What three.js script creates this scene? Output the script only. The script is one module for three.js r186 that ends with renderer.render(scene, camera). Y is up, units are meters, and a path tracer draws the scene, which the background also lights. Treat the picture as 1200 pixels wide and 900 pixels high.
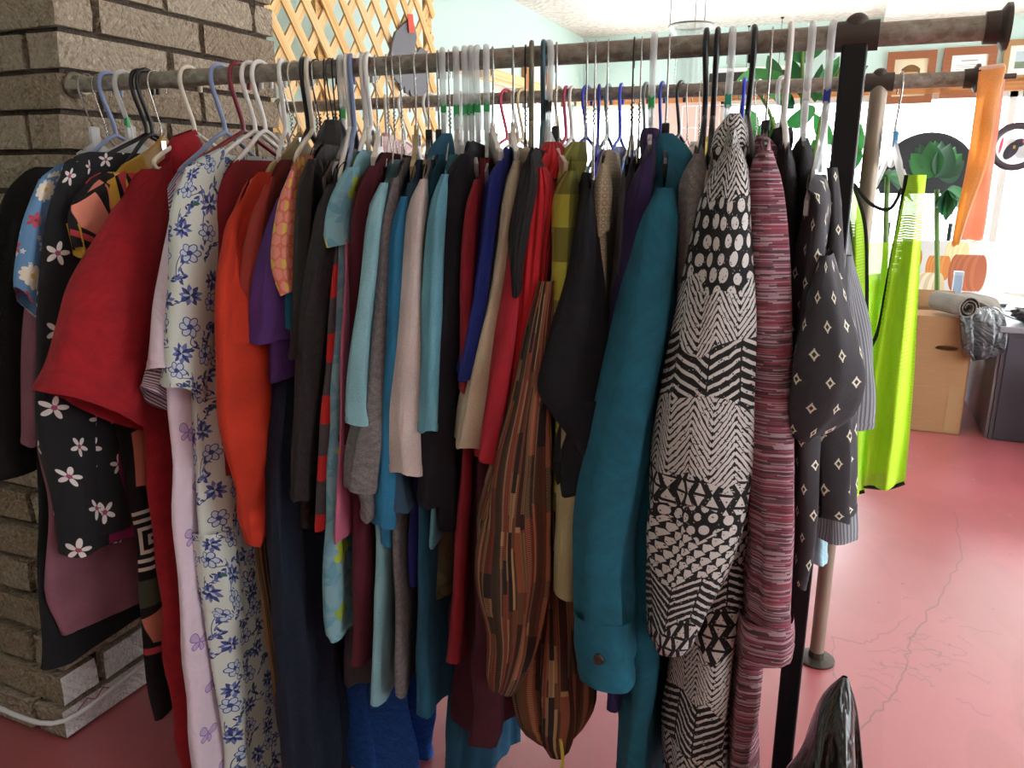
import * as THREE from 'three';
import { mergeGeometries, mergeVertices } from 'three/addons/utils/BufferGeometryUtils.js';
import { ImprovedNoise } from 'three/addons/math/ImprovedNoise.js';
import { toCreasedNormals } from 'three/addons/utils/BufferGeometryUtils.js';
import { RoundedBoxGeometry } from 'three/addons/geometries/RoundedBoxGeometry.js';
import { RectAreaLightUniformsLib } from 'three/addons/lights/RectAreaLightUniformsLib.js';

// ---------------------------------------------------------------- camera, sky, lamps, exposure
const scene = new THREE.Scene();
const EYE = 1.32, FOCAL = 920, PITCH = THREE.MathUtils.degToRad(-14.5), YAW = THREE.MathUtils.degToRad(22.5);
const camera = new THREE.PerspectiveCamera(2 * THREE.MathUtils.radToDeg(Math.atan(450 / FOCAL)), 4 / 3, 0.05, 100);
camera.position.set(0, EYE, 0);
camera.rotation.set(PITCH, YAW, 0, 'YXZ');
scene.background = new THREE.Color(0.93, 0.97, 1.0);
scene.backgroundIntensity = 17;
const renderer = new THREE.WebGLRenderer();
renderer.toneMapping = THREE.LinearToneMapping;
renderer.toneMappingExposure = 0.51;
renderer.shadowMap.enabled = true;
RectAreaLightUniformsLib.init();
const CEILING = 2.5;
const LAMPS = [[-0.3, 1.5, 2.4], [1.6, 1.5, 3.2], [0.9, 0.2, 2.6], [1.2, -3.9, 2.4]];   // ceiling troffers: x, z, strength

// ---------------------------------------------------------------- helpers
let seedState = 12345;
const rnd = () => { seedState = (seedState * 1664525 + 1013904223) >>> 0; return seedState / 4294967296; };
const rr = (a, b) => a + (b - a) * rnd();
const noise = new ImprovedNoise();
const V = (x, y, z) => new THREE.Vector3(x, y, z);
const names = {};
const numbered = (n) => { const k = names[n] = (names[n] ?? -1) + 1; return k ? n + '_' + String(k).padStart(3, '0') : n; };
const shade = (o) => { o.traverse((m) => { if (m.isMesh) { m.castShadow = true; m.receiveShadow = true; } }); return o; };
function thing(name, label, category, pos = [0, 0, 0], group) {
  const o = new THREE.Group(); o.name = numbered(name); o.position.set(...pos); o.userData = { label, category };
  if (group) o.userData.group = group;
  scene.add(o); return o;
}
function part(name, geo, mat, parent, label) {
  const m = new THREE.Mesh(geo, mat); m.name = name; m.castShadow = m.receiveShadow = true;
  if (label) m.userData.label = label;
  parent.add(m); return m;
}
function solo(name, geo, mat, label, category, group) {
  const m = part(numbered(name), geo, mat, scene); m.userData = { label, category }; if (group) m.userData.group = group; return m;
}
function struct(name, geo, mat, label, parent = scene) {
  const m = part(name, geo, mat, parent); m.userData = { kind: 'structure' }; if (label) m.userData.label = label; if (parent === scene) m.userData.category = name.split('_')[0]; return m;
}
const box = (w, h, d, x = 0, y = 0, z = 0) => new THREE.BoxGeometry(w, h, d).translate(x, y, z);
const span = (x0, x1, y0, y1, z0, z1) => box(x1 - x0, y1 - y0, z1 - z0, (x0 + x1) / 2, (y0 + y1) / 2, (z0 + z1) / 2);
const curve = (pts) => new THREE.CatmullRomCurve3(pts.map((p) => p.isVector3 ? p : V(...p)), false, 'centripetal');
const tube = (pts, r, seg = 24, rad = 8) => new THREE.TubeGeometry(curve(pts), seg, r, rad, false);
function rod(a, b, r, rad = 10) {
  a = a.isVector3 ? a : V(...a); b = b.isVector3 ? b : V(...b);
  const d = b.clone().sub(a), g = new THREE.CylinderGeometry(r, r, d.length(), rad);
  g.applyQuaternion(new THREE.Quaternion().setFromUnitVectors(V(0, 1, 0), d.clone().normalize()));
  return g.translate((a.x + b.x) / 2, (a.y + b.y) / 2, (a.z + b.z) / 2);
}
const merge = (list) => mergeGeometries(list.map((g) => { const n = g.index ? g.toNonIndexed() : g; for (const k of Object.keys(n.attributes)) if (!['position', 'normal', 'uv'].includes(k)) n.deleteAttribute(k); return n; }));
// sight lines measured in the photograph, met with a plane of the room
function sight(px, py) {
  return V((px - 600) / FOCAL, -(py - 450) / FOCAL, -1).applyEuler(new THREE.Euler(PITCH, YAW, 0, 'YXZ'));
}
const eye = V(0, EYE, 0);
const onZ = (px, py, z) => { const r = sight(px, py); return eye.clone().addScaledVector(r, z / r.z); };
const onX = (px, py, x) => { const r = sight(px, py); return eye.clone().addScaledVector(r, x / r.x); };
const onY = (px, py, y) => { const r = sight(px, py); return eye.clone().addScaledVector(r, (y - EYE) / r.y); };
const depthOf = (p) => { const f = V(0, 0, -1).applyEuler(new THREE.Euler(PITCH, YAW, 0, 'YXZ')); return p.clone().sub(eye).dot(f); };

// ---------------------------------------------------------------- textures
function canvasTex(w, h, draw, metresX, metresY, srgb = true) {
  const c = document.createElement('canvas'); c.width = w; c.height = h; const g = c.getContext('2d'); draw(g, w, h);
  const t = new THREE.CanvasTexture(c); if (srgb) t.colorSpace = THREE.SRGBColorSpace;
  t.wrapS = t.wrapT = THREE.RepeatWrapping; t.repeat.set(1 / metresX, 1 / metresY); t.magFilter = THREE.LinearFilter; return t;
}
function dataTex(n, f, metres, srgb = false) {
  const d = new Uint8Array(n * n * 4);
  for (let y = 0; y < n; y++) for (let x = 0; x < n; x++) { const v = f(x / n, y / n, x, y), i = (y * n + x) * 4; if (Array.isArray(v)) { d[i] = v[0]; d[i + 1] = v[1]; d[i + 2] = v[2]; } else d[i] = d[i + 1] = d[i + 2] = v; d[i + 3] = 255; }
  const t = new THREE.DataTexture(d, n, n); if (srgb) t.colorSpace = THREE.SRGBColorSpace;
  t.wrapS = t.wrapT = THREE.RepeatWrapping; t.magFilter = THREE.LinearFilter; t.minFilter = THREE.LinearFilter; t.repeat.set(1 / metres, 1 / metres); t.needsUpdate = true; return t;
}
// tileable noise: mix of wrapped samples
const tn = (u, v, k, s) => { const a = 2 * Math.PI * u, b = 2 * Math.PI * v, R = k / 6.283; return noise.noise(Math.cos(a) * R + s, Math.sin(a) * R + Math.cos(b) * R + s * 1.7, Math.sin(b) * R - s); };
const clamp = (v, a = 0, b = 255) => Math.max(a, Math.min(b, v));
const weaveBump = dataTex(512, (u, v, x, y) => clamp(128 + 60 * tn(u, v, 5, 31) + 45 * tn(u, v, 12, 37) + 14 * Math.sin(x * Math.PI / 2) * Math.cos(y * Math.PI / 2) + 22 * (rnd() - .5)), 0.32);
const knitBump = dataTex(128, (u, v, x, y) => clamp(128 + 110 * Math.sin(u * Math.PI * 2 * 8) + 20 * (rnd() - .5)), 0.075);
const terryBump = dataTex(256, () => clamp(128 + 240 * (rnd() - .5)), 0.14);
const crinkleBump = dataTex(256, (u, v) => clamp(128 + 120 * tn(u, v, 6, 2) + 80 * tn(u, v, 17, 5)), 0.22);
const heather = dataTex(256, (u, v, x, y) => clamp(238 + 26 * tn(u, v, 4, 1) + 26 * (rnd() - .5)), 0.24, true);
const mottled = dataTex(256, (u, v, x, y) => clamp(236 + 22 * tn(u, v, 7, 3) + 18 * tn(u, v, 24, 7) + 26 * (rnd() - .5)), 0.3, true);
const marl = dataTex(256, (u, v, x, y) => clamp(205 + 90 * (rnd() - .5) + 30 * tn(u, v, 20, 8)), 0.16, true);

const matCache = {};
function cloth(color, kind = 'weave', extra = {}) {
  const key = color + kind + JSON.stringify(extra); if (matCache[key]) return matCache[key];
  const o = { color, roughness: .92, map: heather, bumpMap: weaveBump, bumpScale: .006, side: THREE.DoubleSide, ...extra };
  if (kind === 'knit') { o.bumpMap = knitBump; o.bumpScale = .004; }
  if (kind === 'terry') { o.bumpMap = terryBump; o.bumpScale = .003; o.sheen = .4; o.sheenRoughness = .6; o.sheenColor = new THREE.Color(color); o.map = mottled; }
  if (kind === 'suede') { o.map = mottled; o.sheen = .25; o.sheenRoughness = .5; o.sheenColor = new THREE.Color(color); }
  if (kind === 'marl') { o.map = marl; }
  if (kind === 'shiny') { o.roughness = .5; o.bumpMap = crinkleBump; o.bumpScale = .004; }
  if (kind === 'crinkle') { o.bumpMap = crinkleBump; o.bumpScale = .005; }
  const m = kind === 'terry' || kind === 'suede' ? new THREE.MeshPhysicalMaterial(o) : new THREE.MeshStandardMaterial(o);
  return matCache[key] = m;
}
const print = (map, kind = 'weave', extra = {}) => new THREE.MeshStandardMaterial({ map, roughness: .9, bumpMap: kind === 'crinkle' ? crinkleBump : weaveBump, bumpScale: kind === 'crinkle' ? .004 : .005, side: THREE.DoubleSide, ...extra });
const fill = (g, w, h, c) => { g.fillStyle = c; g.fillRect(0, 0, w, h); };
const wrapDraw = (w, h, x, y, f) => { for (const dx of [-w, 0, w]) for (const dy of [-h, 0, h]) f(x + dx, y + dy); };
function petals(g, x, y, r, n, c, cc, rot = 0, fat = .3) {
  g.save(); g.translate(x, y); g.rotate(rot); g.fillStyle = c;
  for (let k = 0; k < n; k++) { g.rotate(Math.PI * 2 / n); g.beginPath(); g.ellipse(0, -r * .58, r * fat, r * .45, 0, 0, 7); g.fill(); }
  g.fillStyle = cc; g.beginPath(); g.arc(0, 0, r * .22, 0, 7); g.fill(); g.restore();
}
const T = {};
const centred = (t) => { t.offset.set(.5, 0); return t; };
T.daisy = canvasTex(512, 512, (g, w, h) => {
  fill(g, w, h, '#16181c');
  for (const [x, y, r] of [[60, 70, 40], [210, 40, 36], [370, 90, 42], [130, 200, 38], [300, 230, 44], [460, 220, 36], [50, 330, 42], [210, 370, 38], [390, 360, 42], [120, 470, 36], [300, 480, 40], [470, 480, 38]]) { const a = rnd() * 6; wrapDraw(w, h, x, y, (u, v) => petals(g, u, v, r, 5, '#e6e0dc', '#a8486a', a, .22)); }
}, .3, .3);
T.kids = canvasTex(512, 512, (g, w, h) => {
  fill(g, w, h, '#6b97c4');
  const f = (x, y, r, n, c, cc) => { const a = rnd() * 6; wrapDraw(w, h, x, y, (u, v) => petals(g, u, v, r, n, c, cc, a, .26)); };
  f(90, 100, 74, 11, '#f6eedb', '#e8c35a'); f(340, 330, 80, 11, '#f6eedb', '#e8c35a'); f(400, 80, 40, 7, '#ece6ff', '#e8c35a'); f(150, 420, 44, 7, '#ece6ff', '#c55');
  for (const [x, y, r] of [[240, 180, 52], [440, 210, 46], [60, 280, 48], [290, 480, 46], [470, 450, 50]]) f(x, y, r, 6, '#c2525e', '#8d2f48');
  for (let k = 0; k < 14; k++) f(rnd() * w, rnd() * h, 16, 5, '#f3f0ea', '#d9a');
}, .17, .17);
T.abstract = canvasTex(512, 1024, (g, w, h) => {
  fill(g, w, h, '#141216');
  const poly = (c, p) => { g.fillStyle = c; g.beginPath(); p.forEach(([x, y], i) => i ? g.lineTo(x, y) : g.moveTo(x, y)); g.fill(); };
  poly('#e08a74', [[150, 60], [260, 40], [330, 190], [240, 220], [170, 160]]); poly('#e0b445', [[330, 0], [375, 0], [380, 190], [335, 200]]); poly('#c8454c', [[390, 0], [470, 0], [450, 90], [400, 60]]);
  poly('#e08a74', [[0, 30], [70, 14], [104, 70], [84, 128], [20, 104]]); poly('#e0b445', [[112, 0], [142, 0], [146, 110], [116, 116]]); poly('#c8454c', [[150, 0], [230, 0], [200, 30], [160, 40]]); poly('#c8454c', [[2, 112], [80, 132], [70, 146], [0, 128]]); poly('#e0b445', [[90, 300], [150, 300], [130, 400], [100, 400]]);
  poly('#e08a74', [[260, 520], [360, 480], [380, 680], [240, 720]]); poly('#c8454c', [[250, 690], [390, 660], [380, 730], [260, 740]]); poly('#e08a74', [[30, 560], [120, 540], [130, 720], [20, 700]]);
  g.strokeStyle = '#e6e0d6'; g.lineWidth = 10; for (const ox of [40, 230, 420]) for (let k = 0; k < 4; k++) g.strokeRect(ox - 70 + k * 22, 770 + k * 22, 150 - k * 44, 150 - k * 44);
  poly('#4a5240', [[0, 950], [512, 950], [512, 1024], [0, 1024]]);
}, .42, .9);
T.butterfly = canvasTex(512, 512, (g, w, h) => {
  fill(g, w, h, '#ddccd9');
  for (let k = 0; k < 700; k++) { g.fillStyle = `rgba(255,250,255,${.12 * rnd()})`; g.fillRect(rnd() * w, rnd() * h, 60 * rnd(), 2); }
  for (const [x, y, s] of [[90, 80, 1], [330, 170, 1.2], [160, 330, 1.1], [420, 410, .9], [260, 480, .8]]) { const a = rnd() * 2 - 1; wrapDraw(w, h, x, y, (u, v) => {
    g.save(); g.translate(u, v); g.rotate(a); g.scale(s, s); g.strokeStyle = '#8d6fae'; g.fillStyle = 'rgba(150,120,185,.45)'; g.lineWidth = 4;
    for (const q of [-1, 1]) { g.beginPath(); g.moveTo(0, 0); g.bezierCurveTo(q * 20, -50, q * 62, -50, q * 55, -12); g.bezierCurveTo(q * 50, 6, q * 20, 6, 0, 0); g.bezierCurveTo(q * 30, 6, q * 46, 30, q * 22, 40); g.bezierCurveTo(q * 8, 40, 2, 14, 0, 0); g.fill(); g.stroke(); }
    g.beginPath(); g.moveTo(0, -16); g.lineTo(0, 28); g.stroke(); g.restore(); }); }
}, .22, .22);
T.toile = canvasTex(1024, 1024, (g, w, h) => {
  fill(g, w, h, '#d5dfd6');
  const ink = ['#3c4a86', '#5566a6', '#2c3566', '#6a78b4'];
  const leaf = (x, y, a, r, c) => { g.save(); g.translate(x, y); g.rotate(a); g.fillStyle = c; g.beginPath(); g.moveTo(0, 0); g.quadraticCurveTo(r * .38, -r * .5, 0, -r); g.quadraticCurveTo(-r * .38, -r * .5, 0, 0); g.fill(); g.restore(); };
  for (let k = 0; k < 56; k++) {
    const x = (k % 7 + .3 + .5 * rnd()) * w / 7, y = (Math.floor(k / 7) + .2 + .6 * rnd()) * h / 8, a0 = rnd() * 6.28, kind = k % 3, st = seedState;
    wrapDraw(w, h, x, y, (u, v) => { seedState = st;
      g.strokeStyle = ink[2]; g.lineWidth = 4.5; g.beginPath(); g.moveTo(u, v); g.bezierCurveTo(u + 50 * Math.cos(a0), v + 60, u - 40, v + 90 * Math.sin(a0 + 1), u + 110 * Math.cos(a0 + .6), v + 120 * Math.sin(a0 + .6)); g.stroke();
      for (let j = 0; j < 6; j++) leaf(u + 105 * Math.cos(a0 + .6) * j / 6, v + 115 * Math.sin(a0 + .6) * j / 6, rnd() * 6, 26 + 16 * rnd(), ink[j % 4]);
      if (kind === 0) { for (let j = 0; j < 9; j++) leaf(u, v, j * .7 + a0, 62, ink[j % 2 ? 0 : 3]); for (let j = 0; j < 7; j++) leaf(u, v, j * .9 + a0, 38, j % 2 ? '#b9cbdc' : ink[2]); }
      else if (kind === 1) { for (let j = 0; j < 6; j++) { g.fillStyle = '#c3d3e0'; g.strokeStyle = ink[0]; g.lineWidth = 5; g.beginPath(); g.ellipse(u + 30 * Math.cos(j * 1.05), v + 30 * Math.sin(j * 1.05), 25, 18, j * 1.05, 0, 7); g.fill(); g.stroke(); } g.fillStyle = ink[0]; g.beginPath(); g.arc(u, v, 15, 0, 7); g.fill(); }
      else { for (let j = 0; j < 7; j++) leaf(u + rr(-30, 30), v + rr(-30, 30), rnd() * 6, 40, ink[j % 4]); if (k % 6 === 2) leaf(u, v, a0, 54, '#2f6a5c'); }
    });
  }
}, .34, .34);
T.pinstripe = canvasTex(64, 256, (g, w, h) => { fill(g, w, h, '#ded4de'); g.fillStyle = '#594668'; for (let y = 0; y < 256; y += 32) g.fillRect(0, y, w, 13); }, .1, .064);
T.net = canvasTex(512, 512, (g, w, h) => {
  fill(g, w, h, '#e07a68'); const n = 7;
  for (let i = -1; i < n + 1; i++) for (let j = -1; j < n + 1; j++) { const cx = (i + .5 + (j & 1) * .5) * w / n, cy = (j + .5) * h / n, q = (i * 7 + j * 3 + 40) % 3; g.fillStyle = ['#e6c65e', '#ec9a86', '#e9b25a'][q]; g.beginPath(); for (let k = 0; k < 6; k++) { const a = k * 1.047 + .3, r = 36 + 5 * Math.sin(i * 3 + j * 5 + k); g.lineTo(cx + r * Math.cos(a), cy + r * Math.sin(a) * 1.1); } g.fill(); }
}, .14, .14);
T.redgrey = canvasTex(32, 256, (g, w, h) => { fill(g, w, h, '#4c4a4e'); g.fillStyle = '#c92b2c'; g.fillRect(0, 0, w, 120); }, .1, .115);
T.aqua = canvasTex(512, 512, (g, w, h) => {
  fill(g, w, h, '#86b8c4');
  for (let k = 0; k < 60; k++) { g.save(); const x = rnd() * w, y = rnd() * h, a = rnd() * 6; wrapDraw(w, h, x, y, (u, v) => { g.save(); g.translate(u, v); g.rotate(a); g.fillStyle = k % 2 ? 'rgba(96,158,180,.7)' : 'rgba(120,170,190,.7)'; g.beginPath(); g.ellipse(0, 0, 40, 14, 0, 0, 7); g.fill(); g.restore(); }); g.restore(); }
  for (const [x, y, r, c] of [[90, 110, 66, '#b7cf4a'], [340, 70, 52, '#cdd76a'], [240, 290, 70, '#a9c948'], [440, 350, 50, '#d9dc84'], [80, 400, 54, '#9fc247']]) { const a = rnd() * 6; wrapDraw(w, h, x, y, (u, v) => petals(g, u, v, r, 5, c, '#7aa83a', a, .38)); }
}, .22, .22);
T.ethnic = centred(canvasTex(512, 1024, (g, w, h) => {
  const cs = ['#5a3220', '#84402a', '#a5835c', '#221612', '#5f4026', '#84492f', '#351d17', '#8a6a48', '#6a2c20', '#3c2c1c']; let x = 0, k = 0;
  while (x < w) { const s = 9 + rnd() * 20; let y = -40 * rnd(); while (y < h) { const L = 60 + 220 * rnd(); g.fillStyle = cs[(k + (rnd() < .3 ? 1 + Math.floor(rnd() * 9) : 0)) % 10]; g.fillRect(x, y, s + 1, L); y += L; } const dark = rnd() < .5; g.strokeStyle = dark ? 'rgba(25,14,10,.75)' : 'rgba(225,200,160,.55)'; g.lineWidth = 3; if (rnd() < .9) for (let yy = 0; yy < h; yy += 8) { g.beginPath(); g.moveTo(x + 2, yy + 5); g.lineTo(x + s * .7, yy); g.stroke(); } x += s; k++; }
}, .17, .42));
T.plaid = canvasTex(256, 256, (g, w, h) => { fill(g, w, h, '#b3b443'); g.fillStyle = 'rgba(70,72,38,.55)'; g.fillRect(0, 0, 128, h); g.fillRect(0, 0, w, 120); g.fillStyle = 'rgba(220,216,120,.4)'; g.fillRect(180, 0, 20, h); }, .1, .1);
T.monochrome = centred(canvasTex(1024, 2048, (g, w, h) => {
  fill(g, w, h, '#121212'); const ink = '#c9c5c1'; g.fillStyle = g.strokeStyle = ink;
  const dots = (y0, y1, r) => { let row = 0; for (let y = y0; y < y1; y += r * 2.5, row++) for (let x = (row & 1) * r * 1.5; x < w; x += r * 2.9) { g.beginPath(); g.ellipse(x + rr(-6, 6), y + rr(-6, 6), r * rr(.75, 1.05), r * rr(.85, 1.25), rnd() * .6, 0, 7); g.fill(); } };
  const zig = (y0, y1, p, lw, amp) => { g.lineWidth = lw; g.lineJoin = 'miter'; for (let y = y0 - amp; y < y1; y += lw * 2.3) { g.save(); g.beginPath(); g.rect(0, y0, w, y1 - y0); g.clip(); for (let x = -p; x < w + p; x += p) for (const q of [0, 1]) { g.beginPath(); for (let k = 0; k <= 10; k++) { const t = k / 10, X = x + (q ? p / 2 : 0) + t * p / 2, Y = y + (q ? 1 - t : t) * amp + rr(-3, 3); k ? g.lineTo(X, Y) : g.moveTo(X, Y); } g.stroke(); } g.restore(); } };
  const herring = (y0, y1, s) => { g.lineWidth = s * .38; let b = 0; for (let x = 0; x < w; x += s * 4.4, b++) for (let y = y0 - s * 3; y < y1; y += s * 1.05) { g.save(); g.beginPath(); g.rect(x, y0, s * 4.2, y1 - y0); g.clip(); g.beginPath(); const d = (b & 1) ? 1 : -1; for (let k = 0; k <= 8; k++) { const t = k / 8; g.lineTo(x + t * s * 4.2, y + d * t * s * 2 + rr(-2, 2)); } g.stroke(); g.restore(); } };
  const tooth = (y0, y1, s) => { let j = 0; for (let y = y0; y < y1; y += s, j++) for (let x = (j & 1) * s; x < w; x += s * 2) { g.beginPath(); g.moveTo(x, y); g.lineTo(x + s * .9, y); g.lineTo(x + s * 1.5, y + s * .5); g.lineTo(x + s * .9, y + s * .9); g.lineTo(x + s * .3, y + s * 1.3); g.lineTo(x, y + s * .8); g.fill(); } };
  const tri = (y0, y1, s) => { let j = 0; for (let y = y0; y < y1; y += s, j++) for (let x = 0; x < w; x += s) { g.beginPath(); if ((j + x / s) & 1) { g.moveTo(x, y); g.lineTo(x + s * .95, y + s * .1); g.lineTo(x + s * .5, y + s * .9); } else { g.moveTo(x + s * .5, y); g.lineTo(x + s, y + s * .9); g.lineTo(x + s * .1, y + s * .8); } g.fill(); } };
  const region = (y0, yb, fn) => { const y1 = yb + 75; g.save(); g.beginPath(); g.moveTo(0, y0); for (let x = 0; x <= w; x += 64) g.lineTo(x, y0 + (x % w ? rr(-45, 45) : 0)); for (let x = w; x >= 0; x -= 64) g.lineTo(x, y1 + (x % w ? rr(-45, 45) : 0)); g.closePath(); g.clip(); fill(g, w, h, '#121212'); g.fillStyle = g.strokeStyle = ink; fn(y0 - 60, y1 + 60); g.restore(); };
  region(0, 150, (a, b) => zig(a, b, 110, 11, 55)); region(150, 410, (a, b) => dots(a, b, 20)); region(410, 590, (a, b) => zig(a, b, 170, 10, 110)); region(590, 760, (a, b) => herring(a, b, 28)); region(760, 980, (a, b) => zig(a, b, 150, 10, 100)); region(980, 1060, (a, b) => tri(a, b, 40)); region(1060, 1160, (a, b) => dots(a, b, 15)); region(1160, 1320, (a, b) => tooth(a, b, 24)); region(1320, 1500, (a, b) => herring(a, b, 25)); region(1500, 1640, (a, b) => tri(a, b, 46)); region(1640, 1850, (a, b) => zig(a, b, 150, 10, 105)); region(1850, 2048, (a, b) => herring(a, b, 27));
  for (let k = 0; k < 9000; k++) { g.fillStyle = k % 3 ? '#121212' : ink; g.globalAlpha = .8; g.fillRect(rnd() * w, rnd() * h, 2 + 4 * rnd(), 2 + 3 * rnd()); } g.globalAlpha = 1;
}, .42, .98));
T.spacedye = centred(canvasTex(512, 1024, (g, w, h) => {
  fill(g, w, h, '#7c3f4c'); const cs = ['#7a3444', '#8c5560', '#9a8588', '#4a3038', '#5f474e', '#83303f', '#a8959a', '#3a262d'];
  for (let y = 0; y < h; y += 4) { let x = -100 * rnd(); while (x < w) { const L = 24 + 110 * rnd(); g.fillStyle = cs[Math.floor((.5 + .5 * Math.sin(y * .045) * .6 + rnd() * .7) * 7.9) % 8]; g.globalAlpha = .8; g.fillRect(x, y + rr(-1, 1), L, 4.6); x += L; } } g.globalAlpha = 1;
}, .26, .4));
T.diamond = canvasTex(512, 512, (g, w, h) => {
  fill(g, w, h, '#343236'); g.strokeStyle = '#d8d2bc'; g.lineWidth = 8;
  for (let j = 0; j < 4; j++) for (let i = 0; i < 4; i++) { const x = (i + .25 + (j & 1) * .5) * 128, y = (j + .5) * 128; wrapDraw(w, h, x, y, (u, v) => { g.beginPath(); g.moveTo(u - 15, v); g.lineTo(u, v - 20); g.lineTo(u + 15, v); g.lineTo(u, v + 20); g.closePath(); g.stroke(); g.fillStyle = '#d8d2bc'; for (const [a, b] of [[-20, -2], [17, -2], [-2, -28], [-2, 22]]) g.fillRect(u + a, v + b, 6, 6); }); }
}, .15, .15);
T.rib = canvasTex(256, 32, (g, w, h) => { fill(g, w, h, '#8d9094'); g.fillStyle = '#5c5f66'; for (let x = 0; x < 256; x += 16) g.fillRect(x, 0, 7, h); }, .1, .1);
T.scarf = canvasTex(256, 64, (g, w, h) => { const cs = ['#4b3a26', '#6b5230', '#2c2620', '#7d5a34', '#51492c', '#3a2c22']; for (let x = 0; x < 256; x += 8) { g.fillStyle = cs[Math.floor(rnd() * 6)]; g.fillRect(x, 0, 9, h); } }, .08, .1);
T.camo = canvasTex(256, 256, (g, w, h) => { fill(g, w, h, '#4b4a32'); for (let k = 0; k < 22; k++) { g.fillStyle = ['#3a3a28', '#5c5a3c', '#43422e'][k % 3]; wrapDraw(w, h, rnd() * w, rnd() * h, (u, v) => { g.beginPath(); g.ellipse(u, v, 40, 22, k, 0, 7); g.fill(); }); } }, .2, .2);
T.trim = canvasTex(256, 128, (g, w, h) => { fill(g, w, h, '#d9cf62'); for (let k = 0; k < 12; k++) petals(g, rnd() * w, rnd() * h, 30, 5, ['#78b8b0', '#eef0d0', '#6aa86a'][k % 3], '#c98', rnd() * 6, .3); }, .1, .05);
T.lace = canvasTex(256, 256, (g, w, h) => { fill(g, w, h, '#cfc4a8'); g.strokeStyle = 'rgba(120,105,80,.55)'; g.lineWidth = 4; for (let y = 0; y < 8; y++) for (let x = 0; x < 8; x++) { g.beginPath(); g.arc(x * 32 + 16, y * 32 + 16, 11, 0, 7); g.stroke(); } }, .08, .08);

// ---------------------------------------------------------------- the room
const LEFT = -2.2, RIGHT = 2.7, BACK = -6.9, FRONT = 3.0, THICK = 0.16;
const stucco = dataTex(256, (u, v) => clamp(128 + 90 * tn(u, v, 20, 4) + 70 * tn(u, v, 45, 9) + 60 * (rnd() - .5)), 0.5);
const mintMat = new THREE.MeshStandardMaterial({ color: '#c3ddd4', roughness: .85, bumpMap: stucco, bumpScale: .001 });
const ceilMat = new THREE.MeshStandardMaterial({ color: '#f0eee4', roughness: .95, bumpMap: stucco, bumpScale: .005, map: dataTex(256, (u, v) => clamp(238 + 34 * tn(u, v, 22, 6) + 26 * (rnd() - .5)), 0.6, true) });
const whiteWall = new THREE.MeshStandardMaterial({ color: '#d8d6cf', roughness: .9 });
const panelWall = new THREE.MeshStandardMaterial({ color: '#a3917e', roughness: .8 });
const tanMat = new THREE.MeshStandardMaterial({ color: '#c9a79b', roughness: .9 });
const woodTex = (a, b, m) => canvasTex(512, 128, (g, w, h) => { fill(g, w, h, a); for (let k = 0; k < 90; k++) { g.strokeStyle = b; g.globalAlpha = .06 + .2 * rnd(); g.lineWidth = .6 + 2 * rnd(); const y = rnd() * h; g.beginPath(); g.moveTo(0, y); g.bezierCurveTo(w * .3, y + rr(-8, 8), w * .7, y + rr(-8, 8), w, y); g.stroke(); } g.globalAlpha = 1; }, m, m / 4);
const oakMat = new THREE.MeshStandardMaterial({ map: woodTex('#b5773f', '#7a4520', 1), roughness: .6 });
const pineMat = [0, 1, 2].map((k) => new THREE.MeshStandardMaterial({ map: woodTex(['#ecc98c', '#f0d19a', '#e6bd7c'][k], '#b07c44', .8), roughness: .8 }));
const floorTex = canvasTex(2048, 2048, (g, w, h) => {
  fill(g, w, h, '#a9535a');
  for (let k = 0; k < 900; k++) { g.fillStyle = ['rgba(158,82,86,.10)', 'rgba(120,48,56,.10)', 'rgba(170,100,100,.07)'][k % 3]; const x = rnd() * w, y = rnd() * h, r = 20 + 120 * rnd(); g.beginPath(); g.ellipse(x, y, r, r * rr(.2, .7), rnd() * 3, 0, 7); g.fill(); }
  for (let k = 0; k < 500; k++) { g.fillStyle = rnd() < .3 ? 'rgba(220,200,190,.6)' : 'rgba(80,30,36,.4)'; g.beginPath(); g.arc(rnd() * w, rnd() * h, .6 + 1.3 * rnd(), 0, 7); g.fill(); }
  const P = (x, z) => [(x + 1.6) / 4.6 * w, (z + 6.9) / 7.9 * h];
  const crack = (pts, lw) => { g.strokeStyle = 'rgba(70,26,32,.5)'; g.lineWidth = lw; g.beginPath(); let [px, pz] = pts[0]; g.moveTo(...P(px, pz)); for (const [x, z] of pts.slice(1)) { for (let k = 1; k <= 7; k++) { const t = k / 7; g.lineTo(...P(px + (x - px) * t + rr(-.008, .008), pz + (z - pz) * t + rr(-.012, .012))); } px = x; pz = z; } g.stroke(); };
  const F = (x, y) => { const p = onY(x, y, 0); return [p.x, p.z]; };
  crack([F(1118, 600), F(1126, 655), F(1100, 700), F(1070, 745), F(1060, 780), F(1045, 815), F(1012, 850), F(990, 890)], 1.5);
  crack([F(973, 748), F(1010, 754), F(1040, 742), F(1065, 722)], 1); crack([F(975, 745), F(976, 790), F(985, 800)], .9);
  for (let k = 0; k < 26; k++) { const a = F(rr(1000, 1150), rr(690, 830)); crack([a, [a[0] + rr(-.12, .12), a[1] + rr(-.05, .05)]], .7); }
}, 1, 1);
floorTex.wrapS = floorTex.wrapT = THREE.MirroredRepeatWrapping;
const floorBump = dataTex(256, (u, v) => clamp(128 + 100 * tn(u, v, 4, 11) + 50 * tn(u, v, 12, 13)), 1.3);
const floorMat = new THREE.MeshPhysicalMaterial({ map: floorTex, roughness: .38, clearcoat: 1, clearcoatRoughness: .3, bumpMap: floorBump, bumpScale: .004 });
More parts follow.
